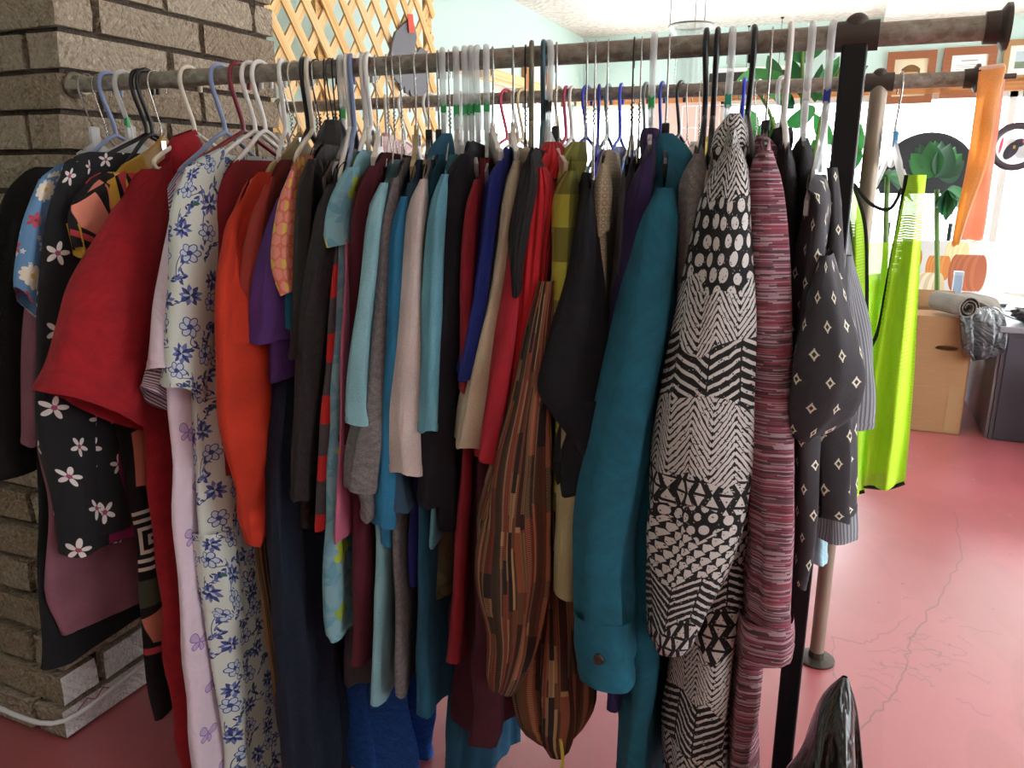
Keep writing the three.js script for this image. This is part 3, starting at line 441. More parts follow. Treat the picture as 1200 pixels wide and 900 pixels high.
// ---------------------------------------------------------------- garments
// rows are [column, line, width in picture measures, how far in front of the pipe]; each is met with a plane of the room and becomes metres there
const garments = [];
function garment(name, label, category, s) {
  const R = s.rack ?? F, X = R.px(s.hook), z0 = s.z ?? .2, sideways = s.mode === 'x', base = V(X, R.y, R.z);
  const g = thing(name, label, category, [X, R.y, R.z], s.group);
  const pt = (r, dz = 0) => sideways ? onX(r[0], r[1], X + (s.dx ?? 0)) : onZ(r[0], r[1], R.z + (r[3] ?? z0) + dz);
  const half = (r, p) => sideways ? (r[2] ?? .02) : r[2] * depthOf(p) / FOCAL / 2;
  const S = sideways ? onX(s.S[0], s.S[1], X + (s.dx ?? 0)) : onZ(s.S[0], s.S[1], R.z + (s.sz ?? z0));
  const u = V(X - S.x, 0, R.z - S.z).normalize();                 // from the near shoulder towards the hook
  const reach = Math.min(.23, Math.hypot(X - S.x, R.z - S.z));
  const neckY = R.y - (s.neck ?? .125);
  const rel = (v) => v.clone().sub(base);
  const far = (p, r) => V(X + THREE.MathUtils.clamp(X - p.x, -.03, .03), p.y, R.z - (s.back ?? reach));
  const hem = (list) => list.map((v) => ({ ...v, p: rel(v.p), q: rel(v.q) }));
  const th0 = s.th ?? .011;
  if (s.body) {
    const rings = [{ p: S, q: far(S), th: .005, arch: neckY - S.y }];
    s.body.forEach((r, i) => { const p = pt(r, s.bz ?? 0), dropd = Math.max(0, S.y - p.y), a = Math.max(0, neckY - S.y) * Math.max(0, 1 - dropd / .3), q = r.q ? pt(r.q) : far(p, r); if (s.rise) q.y += s.rise; rings.push({ p, q, th: s.flat ? Math.min(half(r, p), s.flat) : half(r, p), arch: a }); });
    part(s.bodyName ?? 'body', drape(hem(rings), { seed: s.seed, fold: s.fold ?? .3, folds: s.folds ?? 5, archPow: s.archPow ?? 1.9, open: s.open, rows: s.rows ?? 38, n: s.n ?? 40 }), s.mat, g);
  }
  const tubeOf = (rows, o = {}) => {
    const d0 = o.depth ?? s.depth ?? .085, rings = [];
    rows.forEach((r, i) => {
      const p = pt(r, o.dz ?? 0), q = r.length > 4 ? pt([r[4], r[5], 0, r[3]]) : p.clone().addScaledVector(u, d0 * (i === 0 && o.cap !== false ? .45 : 1));
      if (r.length > 4 && !sideways) q.z -= d0;
      rings.push({ p, q, th: half(r, p) * (i === 0 && o.cap !== false ? .55 : 1), arch: 0 });
    });
    return drape(hem(rings), { fold: o.fold ?? .24, folds: o.folds ?? 3, rows: typeof o.rows === 'number' ? o.rows : 26, n: 30, ease: .05, seed: s.seed, hemWave: .004, closeEnd: o.close });
  };
  if (s.sleeve) {
    const sg = tubeOf(s.sleeve, { ...(s.sleeveOpt ?? {}) });
    part('sleeve', sg, s.sleeveMat ?? s.mat, g);
    if (s.farSleeve !== false) { const m = part('sleeve', sg, s.sleeveMat ?? s.mat, g); m.rotation.y = Math.PI; }
  }
  const onto = (n) => g.children.find((m) => m.name === n) ?? g;
  for (const e of s.extra ?? []) part(e.name, tubeOf(e.rows, { cap: false, ...e }), e.mat ?? s.mat, /patch_pocket|hem_band|fringe|folded_corner|hanging_tie|drawstring/.test(e.name) ? onto(s.bodyName ?? 'body') : /trim/.test(e.name) || (e.name === 'cuff' && !s.buttoned) ? onto('sleeve') : g, e.label);
  if (s.collar !== false && s.collar) {
    const c = s.collar, cm = c.mat ?? s.mat;
    if (c.rows) part('collar', tubeOf(c.rows, { depth: c.depth ?? .1, fold: .12, close: true, ...c }), cm, g);
    else { const w = c.w ?? .065, y = S.y - R.y + (neckY - S.y) * .42; const mk = (yy, ww, th) => ({ p: u.clone().multiplyScalar(-ww).setY(yy), q: u.clone().multiplyScalar(ww).setY(yy), th, arch: 0 }); part('collar', drape([mk(y + (c.h ?? .022), w, .014), mk(y + .004, w * 1.1, .017), mk(y - .03, w * 1.35, .012)], { rows: 10, n: 28, fold: .12, archPow: 2 }), cm, g); }
  }
  if (s.hanger) {
    const [kind, mat, what, o] = s.hanger, yaw = Math.atan2(S.x - X, S.z - R.z), drop = HOOK[kind][1];
    const uu = .8, yTip = S.y - R.y + Math.max(0, neckY - S.y) * (1 - Math.pow(uu, 1.9)) - .006;
    hanger(R, X, THREE.MathUtils.clamp(yaw, -.5, .5), kind, mat, what + ' hanger holding the ' + (s.short ?? label), { half: Math.max(.09, Math.min(.2, reach * uu)), fall: Math.max(.03, -drop - yTip), ...(o ?? {}) });
  }
  garments.push(g); return g;
}

// ---------------------------------------------------------------- clothes on the front rack
const P = { white: plastic('#e9e7e2'), cream: plastic('#d9d0bd'), black: plastic('#17171a'), blue: plastic('#7f8fb5'), burgundy: plastic('#7d1f30'), teal: plastic('#33525e'), olive: plastic('#77735f'), mustard: plastic('#b08a35', { roughness: .3 }), khaki: plastic('#a08d5c'), milky: plastic('#dcd9cf') };
const clear = (tag) => ['clear', clearMat, 'clear plastic', { tag }];
const wire = (what = 'silver wire') => ['wire', what.startsWith('black') ? darkWire : wireMat, what];
const tub = (m, what, o) => ['plastic', P[m], what, o];

// seen side-on beside the pillar
garment('plush_top', 'black plush top hanging beside the brick pillar', 'top', { hook: 103, mode: 'x', S: [12, 218], mat: cloth('#0b0b0d', 'terry'), body: [[-2, 250, .02], [-20, 350, .022], [-26, 470, .024], [-20, 565, .026]], sleeve: [[10, 222, .018, 0, 40, 216], [-12, 320, .028, 0, 40, 330], [-20, 440, .03, 0, 38, 440], [-14, 556, .03, 0, 42, 548]], back: .22, short: 'black plush top', hanger: ['clear', clearMat, 'clear plastic clip', { metal: true, fall: .03, half: .05 }] });
garment('mauve_blouse', 'long dusty mauve blouse hanging between black garments', 'blouse', { hook: 128, mode: 'x', S: [62, 230], mat: cloth('#94606f'), body: [[45, 330, .018], [40, 480, .02], [56, 600, .022], [54, 690, .024], [70, 728, .026], [76, 745, .026]], sleeve: [[55, 240, .018, 0, 75, 235], [36, 330, .02, 0, 60, 335], [28, 430, .02, 0, 46, 430], [28, 522, .02, 0, 44, 520]], z: .2, back: .2, short: 'dusty mauve blouse', hanger: ['plastic', P.blue, 'blue tubular'] });
garment('black_dress', 'long black dress hanging lowest beside the pillar', 'dress', { hook: 118, mode: 'x', S: [70, 240], mat: cloth('#0d0f14'), body: [[50, 400, .02], [44, 560, .026], [46, 690, .03], [48, 785, .032]], back: .18, short: 'long black dress', hanger: ['wire', wireMat, 'silver wire'] });
garment('flower_shirt', 'sky blue child shirt printed with daisies and red flowers', 'shirt', { hook: 146, mode: 'x', S: [48, 208], mat: print(T.kids), body: [[42, 250, .012], [44, 340, .014], [48, 420, .015], [50, 520, .015]], sleeve: [[46, 210, .012, 0, 70, 205], [30, 260, .018, 0, 60, 265], [19, 318, .02, 0, 58, 330], [18, 338, .02, 0, 50, 378]], collar: { h: .02, w: .06 }, short: 'sky blue flowered child shirt', hanger: clear('#2c9a54') });
garment('daisy_tunic', 'black tunic printed with white star daisies', 'tunic', { hook: 165, mode: 'x', S: [76, 190], mat: print(T.daisy), body: [[62, 250, .02], [56, 400, .024], [62, 520, .028], [74, 600, .028], [82, 640, .03]], sleeve: [[76, 192, .014, 0, 108, 185], [54, 270, .022, 0, 116, 275], [45, 400, .026, 0, 118, 400], [46, 510, .028, 0, 122, 510], [66, 590, .03, 0, 140, 590], [73, 652, .028, 0, 142, 630]], short: 'black daisy tunic', neck: .12, hanger: tub('black', 'black tubular', { nearFall: .09, half: .2 }) });
garment('magenta_dress', 'magenta dress showing as a strip beside the red robe', 'dress', { hook: 172, mode: 'x', S: [112, 250], mat: cloth('#7d0f4d'), body: [[110, 340, .014], [112, 480, .016], [118, 600, .017], [122, 640, .018]], short: 'magenta dress', hanger: tub('black', 'broad black') });
garment('abstract_dress', 'black dress with peach and yellow blocks and square spiral hem', 'dress', { hook: 183, mode: 'x', S: [86, 232], mat: print(T.abstract), body: [[96, 270, .012], [108, 400, .016], [142, 520, .018], [158, 640, .02], [170, 750, .02], [182, 842, .02]], sleeve: [[86, 234, .012, 0, 150, 196], [82, 258, .018, 0, 160, 262], [86, 290, .016, 0, 165, 310]], farSleeve: true, extra: [{ name: 'sleeve_trim', rows: [[83, 262, .0185, 0, 88, 262], [92, 300, .0165, 0, 97, 302]], mat: cloth('#d9b03c'), label: 'yellow trim at the sleeve edge' }], short: 'black and peach block dress', hanger: ['wood', P.mustard, 'mustard moulded'] });
garment('terry_robe', 'bright red terry bathrobe with a wide sleeve', 'robe', { hook: 222, mode: 'x', S: [142, 236], mat: cloth('#c01f2c', 'terry'), body: [[150, 300, .026], [162, 440, .03], [178, 590, .03], [192, 740, .032], [214, 880, .034], [226, 980, .036]], fold: .5, folds: 7, sleeve: [[146, 230, .02, 0, 205, 178], [112, 290, .034, 0, 208, 290], [76, 380, .042, 0, 206, 400], [46, 456, .044, 0, 194, 512]], sleeveOpt: { folds: 4, fold: .3, rows: 34 }, neck: .1, collar: { rows: [[204, 160, .016, 0, 228, 151], [198, 186, .026, 0, 236, 184], [206, 300, .03, 0, 232, 300], [208, 420, .024, 0, 226, 420]] }, short: 'bright red terry robe', hanger: tub('cream', 'cream tubular', { fall: .06, half: .12 }) });
garment('striped_shirt', 'purple and white striped shirt showing one cuff', 'shirt', { hook: 258, mode: 'x', S: [196, 220], mat: print(T.pinstripe), body: [[204, 300, .01], [206, 420, .012], [210, 520, .012]], sleeve: [[206, 240, .012, 0, 220, 238], [203, 330, .016, 0, 218, 330], [182, 410, .024, 0, 214, 415], [169, 455, .028, 0, 206, 488]], short: 'purple striped shirt', hanger: tub('blue', 'blue-grey tubular') });
garment('butterfly_nightgown', 'pale lilac nightgown printed with violet butterflies', 'nightgown', { hook: 280, mode: 'x', S: [206, 214], mat: print(T.butterfly, 'crinkle'), body: [[202, 300, .014], [198, 460, .02], [204, 600, .024], [212, 750, .028], [224, 880, .03], [230, 980, .03]], sleeve: [[208, 212, .012, 0, 236, 205], [196, 280, .024, 0, 236, 290], [184, 370, .03, 0, 232, 380], [177, 430, .03, 0, 216, 446]], short: 'pale lilac butterfly nightgown', hanger: tub('burgundy', 'burgundy tubular') });
garment('toile_dress', 'long white dress printed with blue flowers and branches', 'dress', { hook: 294, mode: 'x', S: [216, 208], mat: print(T.toile), body: [[222, 300, .022], [226, 440, .026], [230, 560, .03], [238, 680, .032], [250, 790, .034], [266, 900, .036], [276, 980, .036]], fold: .45, folds: 6, sleeve: [[218, 196, .014, 0, 262, 172], [202, 260, .026, 0, 262, 262], [200, 360, .03, 0, 256, 366], [195, 452, .03, 0, 238, 470]], sleeveOpt: { folds: 3, fold: .2 }, neck: .1, extra: [{ name: 'patch_pocket', rows: [[231, 626, .035, 0, 272, 612], [236, 690, .037, 0, 282, 690], [242, 720, .037, 0, 286, 720]], label: 'patch pocket of the same print' }], short: 'white and blue flowered dress', hanger: tub('white', 'white tubular', { fall: .05, half: .1 }) });
garment('crimson_pullover', 'dark red knit top beside the orange blouse', 'top', { hook: 306, mode: 'x', S: [262, 206], mat: cloth('#8e1b27'), body: [[252, 250, .016], [252, 340, .018], [256, 460, .018], [262, 560, .018]], short: 'dark red knit top', hanger: tub('white', 'white tubular', { nearFall: .07, half: .1 }) });
garment('orange_blouse', 'vivid orange red blouse with a pointed hem', 'blouse', { hook: 346, mode: 'x', S: [280, 240], mat: cloth('#d33a1f'), fold: .4, folds: 6, body: [[268, 264, .02], [258, 320, .026], [256, 420, .028], [262, 520, .028], [280, 590, .026], Object.assign([292, 640, .018], { q: [318, 610] })], sleeve: [[284, 232, .014, 0, 330, 190], [270, 270, .022, 0, 320, 270], [262, 340, .024, 0, 312, 345], [262, 400, .022, 0, 300, 405]], neck: .11, extra: [{ name: 'hanging_tie', rows: [[328, 470, .012, 0, 342, 470], [327, 560, .012, 0, 341, 560], [326, 652, .012, 0, 340, 652]], label: 'hanging red tie end' }], short: 'vivid orange red blouse', hanger: ['wood', P.khaki, 'khaki moulded', { hook: P.cream }] });
garment('rust_tee', 'brick red T-shirt beside the purple shirt', 't-shirt', { hook: 330, S: [318, 208], z: .2, mat: cloth('#a33a30'), body: [[312, 250, 16], [300, 330, 16], [296, 420, 16], [300, 500, 16]], sleeve: [[314, 216, 18, .22], [300, 262, 26, .22], [288, 330, 32, .22], [284, 398, 34, .22]], short: 'brick red T-shirt', hanger: tub('white', 'white tubular', { nearFall: .05, half: .1 }) });
garment('purple_tee', 'violet T-shirt with a rolled sleeve', 't-shirt', { hook: 357, S: [330, 222], z: .2, mat: cloth('#5d3a86'), body: [[326, 260, 18], [322, 340, 26], [320, 420, 36], [318, 446, 40]], sleeve: [[328, 232, 18, .22], [320, 275, 32, .22], [312, 340, 44, .22], [308, 402, 48, .22]], short: 'violet T-shirt', hanger: tub('black', 'black tubular', { nearFall: .1 }) });
garment('net_print_top', 'coral top with a yellow cell print', 'top', { hook: 362, S: [341, 198], z: .2, mat: print(T.net), body: [[342, 230, 14], [340, 300, 14], [340, 420, 14]], sleeve: [[342, 200, 14, .225], [335, 240, 26, .225], [331, 290, 30, .225], [332, 320, 28, .225], [336, 345, 18, .225]], short: 'coral cell print top', hanger: tub('cream', 'cream tubular') });
garment('teal_tee', 'teal T-shirt just showing below the coral sleeve', 't-shirt', { hook: 368, S: [352, 220], z: .17, mat: cloth('#13718e'), body: [[350, 260, 14], [346, 340, 14], [346, 420, 14]], sleeve: [[350, 225, 14, .2], [346, 290, 22, .2], [341, 350, 24, .2], [342, 388, 22, .2]], short: 'teal T-shirt', hanger: wire() });
garment('black_jacket', 'shiny black zip jacket with a high collar', 'jacket', { hook: 381, S: [366, 190], z: .2, mat: cloth('#0e0e10', 'shiny'), body: [[364, 230, 34], [360, 330, 34], [352, 450, 30], [350, 560, 28], [352, 620, 26]], sleeve: [[366, 186, 26, .22], [359, 230, 36, .22], [356, 320, 30, .22], [350, 420, 26, .22]], neck: .1, collar: { rows: [[388, 140, 34, .05], [386, 160, 36, .06], [378, 190, 34, .1]], depth: .1, mat: cloth('#121214', 'shiny') }, short: 'shiny black jacket', hanger: wire('black wire') });
garment('beige_tee', 'beige T-shirt between the black jacket and charcoal cardigan', 't-shirt', { hook: 391, S: [378, 208], z: .19, mat: cloth('#8d7f76'), body: [[374, 240, 12], [370, 320, 12], [368, 480, 12]], short: 'beige T-shirt', hanger: wire('black wire') });
garment('charcoal_cardigan', 'charcoal grey long sleeved cardigan', 'cardigan', { hook: 400, S: [388, 214], z: .2, mat: cloth('#38383c', 'marl'), body: [[384, 260, 14], [374, 400, 14], [364, 560, 14]], sleeve: [[388, 216, 20, .23], [380, 262, 30, .23], [368, 350, 34, .23], [359, 430, 32, .23], [353, 520, 27, .23], [352, 590, 25, .23]], collar: { h: .02, w: .06 }, short: 'charcoal cardigan', hanger: clear('#2c9a54') });
garment('striped_sweater', 'red and grey wide striped sweater', 'sweater', { hook: 407, S: [396, 235], z: .2, mat: print(T.redgrey), bz: .02, body: [[394, 280, 14], [386, 380, 22], [379, 470, 30], [374, 560, 32], [371, 622, 33]], short: 'red and grey striped sweater', hanger: tub('white', 'white tubular', { nearFall: .09, half: .19 }) });
garment('pink_camisole', 'pink camisole showing as a narrow strip', 'camisole', { hook: 412, S: [404, 240], z: .2, mat: cloth('#d2728f'), bz: .035, body: [[404, 330, 12], [400, 480, 13], [398, 560, 14], [395, 638, 16]], short: 'pink camisole', hanger: tub('blue', 'periwinkle tubular') });
garment('aqua_floral_shirt', 'pale aqua scrub shirt with lime green flowers', 'shirt', { hook: 426, S: [408, 205], z: .215, mat: print(T.aqua), fold: .4, body: [[404, 240, 28], [397, 320, 34], [391, 430, 36], [386, 540, 34], [383, 650, 38], [384, 735, 34], [390, 752, 26]], sleeve: [[412, 196, 30, .23], [399, 232, 38, .23], [394, 270, 42, .23], [397, 288, 40, .23]], sleeveOpt: { fold: .2 }, neck: .1, short: 'pale aqua flowered shirt', hanger: ['plastic', P.white, 'white tubular', { nearFall: .1, half: .19 }] });
garment('maroon_sweater', 'long maroon knit sweater dress', 'sweater', { hook: 440, S: [440, 192], z: .2, mat: cloth('#5c1c2a'), body: [[432, 240, 22], [422, 330, 26], [414, 470, 34], [414, 600, 38], [416, 700, 40], [415, 784, 40]], sleeve: [[440, 194, 30, .215], [428, 232, 34, .215], [420, 320, 28, .215], [411, 430, 26, .215], [407, 520, 24, .215]], neck: .13, short: 'long maroon sweater', hanger: ['wood', P.milky, 'milky moulded'] });
garment('light_aqua_top', 'pale aqua three-quarter sleeve top', 'top', { hook: 453, S: [452, 210], z: .2, mat: cloth('#8cbfc8'), body: [[446, 260, 14], [436, 400, 16], [438, 560, 20], [441, 660, 24], [441, 760, 22], [439, 828, 26]], sleeve: [[450, 214, 18, .25], [440, 260, 23, .25], [429, 350, 23, .25], [421, 440, 26, .25], [422, 498, 36, .25]], short: 'pale aqua top', hanger: wire() });
garment('grey_sweatshirt', 'heather grey sweatshirt with a bunched cuff', 'sweatshirt', { hook: 460, S: [466, 206], z: .2, mat: cloth('#8f8b8b', 'marl'), body: [[460, 260, 16], [450, 400, 18], [458, 560, 20], [463, 680, 22], [466, 818, 22]], sleeve: [[464, 208, 20, .225], [455, 260, 24, .225], [445, 360, 26, .225], [437, 470, 34, .235], [428, 545, 46, .25], [426, 578, 44, .25]], extra: [{ name: 'cuff', rows: [[427, 575, 26, .235], [431, 596, 20, .235], [430, 612, 16, .235]], label: 'bunched ribbed cuff' }], short: 'heather grey sweatshirt', hanger: wire() });
garment('sky_blue_top', 'bright sky blue jersey top', 'top', { hook: 469, S: [474, 226], z: .2, mat: cloth('#2f86b4'), body: [[468, 270, 16], [460, 380, 18], [452, 500, 24], [450, 590, 28], [450, 640, 30]], sleeve: [[474, 230, 16, .23], [468, 290, 22, .23], [463, 400, 22, .23], [455, 520, 26, .23], [450, 620, 28, .23]], short: 'bright sky blue top', hanger: wire() });
garment('slate_top', 'slate blue long sleeved top', 'top', { hook: 486, S: [482, 212], z: .2, mat: cloth('#33536b'), body: [[478, 260, 16], [470, 380, 18], [464, 500, 20], [466, 600, 24]], sleeve: [[482, 214, 18, .215], [474, 280, 22, .215], [467, 400, 22, .215], [461, 520, 24, .215], [470, 600, 32, .215]], short: 'slate blue top', hanger: ['wood', P.khaki, 'tan moulded'] });
garment('white_blouse', 'pale pinkish white long sleeved blouse', 'blouse', { hook: 501, S: [496, 208], z: .2, mat: cloth('#dccfca'), body: [[492, 260, 14], [486, 400, 16], [482, 520, 18], [480, 560, 20]], sleeve: [[496, 210, 16, .235], [490, 250, 24, .235], [485, 330, 26, .235], [479, 430, 36, .235], [475, 510, 42, .235], [476, 558, 40, .235]], short: 'pinkish white blouse', hanger: ['clip', P.black, 'black clip'] });
garment('teal_knit', 'teal blue ribbed sweater with a turned neck', 'sweater', { hook: 513, S: [506, 200], z: .19, mat: cloth('#1d5873'), body: [[504, 240, 20], [498, 340, 20], [492, 470, 22], [494, 600, 28], [496, 740, 36], [496, 838, 40]], collar: { rows: [[523, 156, 22, .06], [516, 176, 30, .1], [510, 206, 32, .14]], depth: .09 }, short: 'teal blue ribbed sweater', hanger: ['clip', P.black, 'black clip'] });
garment('royal_dress', 'cobalt blue dress showing as a strip below the white blouse', 'dress', { hook: 519, S: [516, 230], z: .17, mat: cloth('#252f88'), body: [[510, 300, 12], [498, 420, 14], [484, 560, 16], [480, 690, 18]], short: 'cobalt blue dress', hanger: clear('#2c9a54') });
garment('aqua_long_top', 'light aqua ribbed top with a straight long sleeve', 'top', { hook: 526, S: [522, 200], z: .2, mat: cloth('#6fb1c4'), body: [[518, 250, 14], [512, 380, 14], [508, 500, 14], [506, 640, 14]], sleeve: [[521, 204, 16, .235], [513, 250, 22, .235], [507, 340, 24, .235], [503, 430, 24, .235], [500, 508, 24, .235]], short: 'light aqua ribbed top', hanger: wire() });
garment('navy_tunic', 'navy black long tunic', 'tunic', { hook: 534, S: [545, 178], z: .2, mat: cloth('#12141f'), body: [[540, 230, 26], [530, 330, 34], [524, 450, 40], [520, 540, 46], [520, 622, 40]], sleeve: [[546, 180, 22, .215], [537, 220, 34, .215], [527, 330, 36, .215], [518, 450, 36, .215], [512, 560, 40, .215], [511, 598, 38, .215]], neck: .115, short: 'navy black tunic', hanger: clear('#2c9a54') });
garment('camouflage_top', 'olive camouflage top hanging below the navy tunic', 'top', { hook: 545, S: [544, 230], z: .15, mat: print(T.camo), body: [[538, 330, 16], [528, 480, 22], [516, 600, 30], [510, 700, 32]], short: 'olive camouflage top', hanger: clear('#2c9a54') });
garment('crimson_dress', 'crimson jersey dress with a straight hem', 'dress', { hook: 552, S: [560, 208], z: .2, mat: cloth('#8f1a28'), body: [[556, 260, 16], [550, 370, 18], [546, 480, 20], [540, 600, 26], [534, 700, 34], [528, 782, 40]], sleeve: [[560, 210, 16, .22], [554, 260, 20, .22], [549, 350, 18, .22], [546, 460, 16, .22]], short: 'crimson jersey dress', hanger: clear('#2c9a54') });
garment('maroon_dress', 'wide wine maroon dress with a rounded low hem', 'dress', { hook: 570, S: [570, 222], z: .19, mat: cloth('#4c1727'), fold: .4, body: [[568, 280, 22], [563, 400, 24], [562, 520, 34], [564, 640, 60], [565, 760, 80], [566, 840, 84], [560, 878, 70]], short: 'wine maroon dress', hanger: clear('#2c9a54') });
garment('royal_blouse', 'royal blue blouse with a bell sleeve', 'blouse', { hook: 577, S: [590, 186], z: .2, mat: cloth('#1c2e8c'), body: [[584, 240, 14], [574, 330, 14], [568, 440, 14], [566, 520, 14]], sleeve: [[590, 188, 18, .23], [582, 220, 22, .23], [572, 300, 20, .23], [560, 380, 24, .23], [549, 446, 26, .23]], short: 'royal blue blouse', hanger: ['wood', P.milky, 'cream moulded'] });
garment('cream_sweater', 'cream long sleeved sweater beside the royal blue blouse', 'sweater', { hook: 601, S: [607, 186], z: .2, mat: cloth('#c9baa0'), body: [[602, 240, 14], [592, 330, 16], [580, 440, 18], [574, 530, 20]], sleeve: [[607, 188, 16, .235], [599, 230, 20, .235], [589, 310, 22, .235], [574, 400, 30, .235], [560, 480, 38, .235], [552, 528, 38, .235]], short: 'cream sweater', hanger: ['wood', P.milky, 'cream moulded'] });
garment('scarlet_tee', 'deep red T-shirt hanging behind the cream sleeve', 't-shirt', { hook: 616, S: [610, 236], z: .2, mat: cloth('#a91e2d'), body: [[604, 290, 16], [594, 380, 22], [586, 480, 24], [580, 530, 26]], sleeve: [[609, 240, 16, .245], [602, 310, 24, .245], [591, 400, 32, .245], [579, 490, 36, .245], [573, 543, 34, .245]], short: 'deep red T-shirt', hanger: ['wire', darkWire, 'black wire'] });
garment('black_shawl', 'short black cable knit shawl', 'shawl', { hook: 623, S: [622, 180], z: .255, mat: cloth('#161517', 'knit'), body: [[620, 215, 36], [613, 260, 36], [607, 305, 28], [605, 346, 18]], back: .16, neck: .14, collar: { rows: [[634, 176, 22, .12], [630, 190, 24, .16]] }, short: 'short black knit shawl', hanger: tub('olive', 'olive grey tubular', { nearFall: .13, half: .13 }) });
garment('red_turtleneck', 'bright red ribbed turtleneck sweater', 'sweater', { hook: 637, S: [630, 200], z: .2, mat: cloth('#c01622', 'knit'), body: [[626, 250, 26], [618, 340, 30], [610, 440, 30], [604, 540, 30]], sleeve: [[632, 196, 30, .23], [630, 232, 40, .23], [625, 300, 40, .23], [617, 390, 36, .23], [608, 470, 32, .23], [601, 535, 26, .23]], collar: { rows: [[647, 166, 34, .08], [645, 184, 44, .12], [640, 210, 40, .15]], depth: .1 }, short: 'bright red turtleneck', hanger: tub('teal', 'dark teal tubular', { nearFall: .12, half: .13 }) });
garment('patterned_pants', 'brown patchwork striped trousers gathered at both ankles', 'trousers', { hook: 652, S: [656, 228], z: .19, mat: print(T.ethnic), neck: .2, body: [[652, 262, 18], [644, 330, 26], [628, 420, 30], [620, 520, 28], [614, 620, 28], [612, 690, 28]], bodyName: 'waist', extra: [{ name: 'trouser_leg', rows: [[640, 330, 24, .235], [625, 430, 38, .24], [610, 530, 58, .245], [600, 630, 76, .245], [602, 700, 76, .245], [600, 760, 56, .245], [592, 802, 38, .245], [588, 816, 26, .245]], depth: .1, close: .01, fold: .34, folds: 4, label: 'gathered striped trouser leg' }, { name: 'trouser_leg', rows: [[648, 560, 40, .17], [648, 690, 54, .17], [651, 780, 66, .17], [650, 840, 72, .17], [648, 872, 60, .17], [652, 888, 36, .17]], depth: .1, close: .01, fold: .34, folds: 4, label: 'gathered striped trouser leg' }, { name: 'drawstring', rows: [[657, 868, 4, .19], [660, 890, 4, .19], [658, 912, 5, .19]], depth: .005, fold: .1, mat: cloth('#c9b24a'), label: 'yellow drawstring end' }], short: 'brown patchwork trousers', hanger: ['clip', P.black, 'black clip'] });
garment('plaid_shirt', 'yellow olive checked shirt with a stand collar', 'shirt', { hook: 643, S: [672, 206], z: .2, mat: print(T.plaid), body: [[668, 250, 22], [664, 330, 24], [658, 440, 26], [655, 540, 26], [650, 600, 22]], sleeve: [[672, 200, 22, .215], [667, 232, 30, .215], [664, 300, 28, .215], [658, 400, 24, .215]], collar: { rows: [[680, 166, 28, .08], [677, 186, 34, .12], [672, 214, 30, .16]], depth: .09 }, short: 'yellow olive checked shirt', hanger: clear('#1a1a1c') });
garment('khaki_skirt', 'plain khaki cream skirt with a straight hem', 'skirt', { hook: 688, S: [688, 260], z: .2, mat: cloth('#b3a67c'), neck: .24, bz: .03, body: [[682, 330, 20], [672, 450, 36], [667, 560, 50], [665, 640, 54], [664, 706, 56]], fold: .1, short: 'khaki cream skirt', hanger: wire('twisted silver wire') });
garment('navy_shawl', 'dark navy draped shawl falling in a triangle', 'shawl', { hook: 698, S: [692, 222], z: .24, mat: cloth('#13151e'), th: .02, fold: .15, body: [[690, 240, 16], [688, 300, 42], [681, 360, 66], [672, 420, 94], [666, 460, 108], [676, 490, 88], [688, 516, 62], [700, 545, 36]], back: .02, neck: .16, extra: [{ name: 'folded_corner', rows: [[690, 470, 40, .23], [684, 530, 56, .23], [678, 565, 50, .23], [672, 582, 30, .23]], depth: .05, close: true, label: 'folded under corner of the shawl' }], short: 'dark navy shawl', hanger: wire('twisted silver wire') });
garment('lace_cardigan', 'ivory lace edged cardigan', 'cardigan', { hook: 713, S: [706, 192], z: .19, mat: print(T.lace), body: [[704, 220, 22], [702, 260, 20], [704, 330, 18], [706, 440, 18]], sleeve: [[708, 194, 16, .2], [705, 225, 24, .2], [703, 275, 18, .2]], short: 'ivory lace cardigan', hanger: wire() });
garment('grey_vest', 'dark grey knit vest beside the purple top', 'vest', { hook: 743, S: [733, 208], z: .2, mat: cloth('#4a4a4e'), body: [[731, 240, 22], [727, 320, 28], [720, 440, 30], [718, 560, 30]], short: 'dark grey vest', hanger: wire('black wire') });
garment('ash_tee', 'ash grey T-shirt with a ribbed shoulder', 't-shirt', { hook: 752, S: [745, 206], z: .17, mat: cloth('#84807c'), body: [[744, 240, 18], [740, 330, 18], [736, 450, 18]], short: 'ash grey T-shirt', hanger: wire() });
garment('purple_pullover', 'deep purple long sleeved top', 'top', { hook: 766, S: [760, 182], z: .2, mat: cloth('#2c1b4c'), body: [[754, 240, 30], [744, 330, 34], [730, 440, 36], [722, 560, 34], [716, 700, 30], [714, 834, 30]], sleeve: [[760, 184, 20, .22], [753, 225, 28, .22], [744, 300, 32, .22], [728, 390, 34, .22], [716, 460, 30, .22]], neck: .11, collar: { h: .02, w: .07 }, short: 'deep purple top', hanger: clear('#2c9a54') });
{ const r = garments.find((q) => q.name === 'terry_robe'), p = onX(233, 163, F.px(222) + .012); part('care_label', new RoundedBoxGeometry(.004, .016, .02, 1, .001).translate(p.x - r.position.x, p.y - r.position.y, p.z - r.position.z), cloth('#e8e6e0'), r, 'small white label at the neck'); }
const tealMat = cloth('#12637a', 'suede');
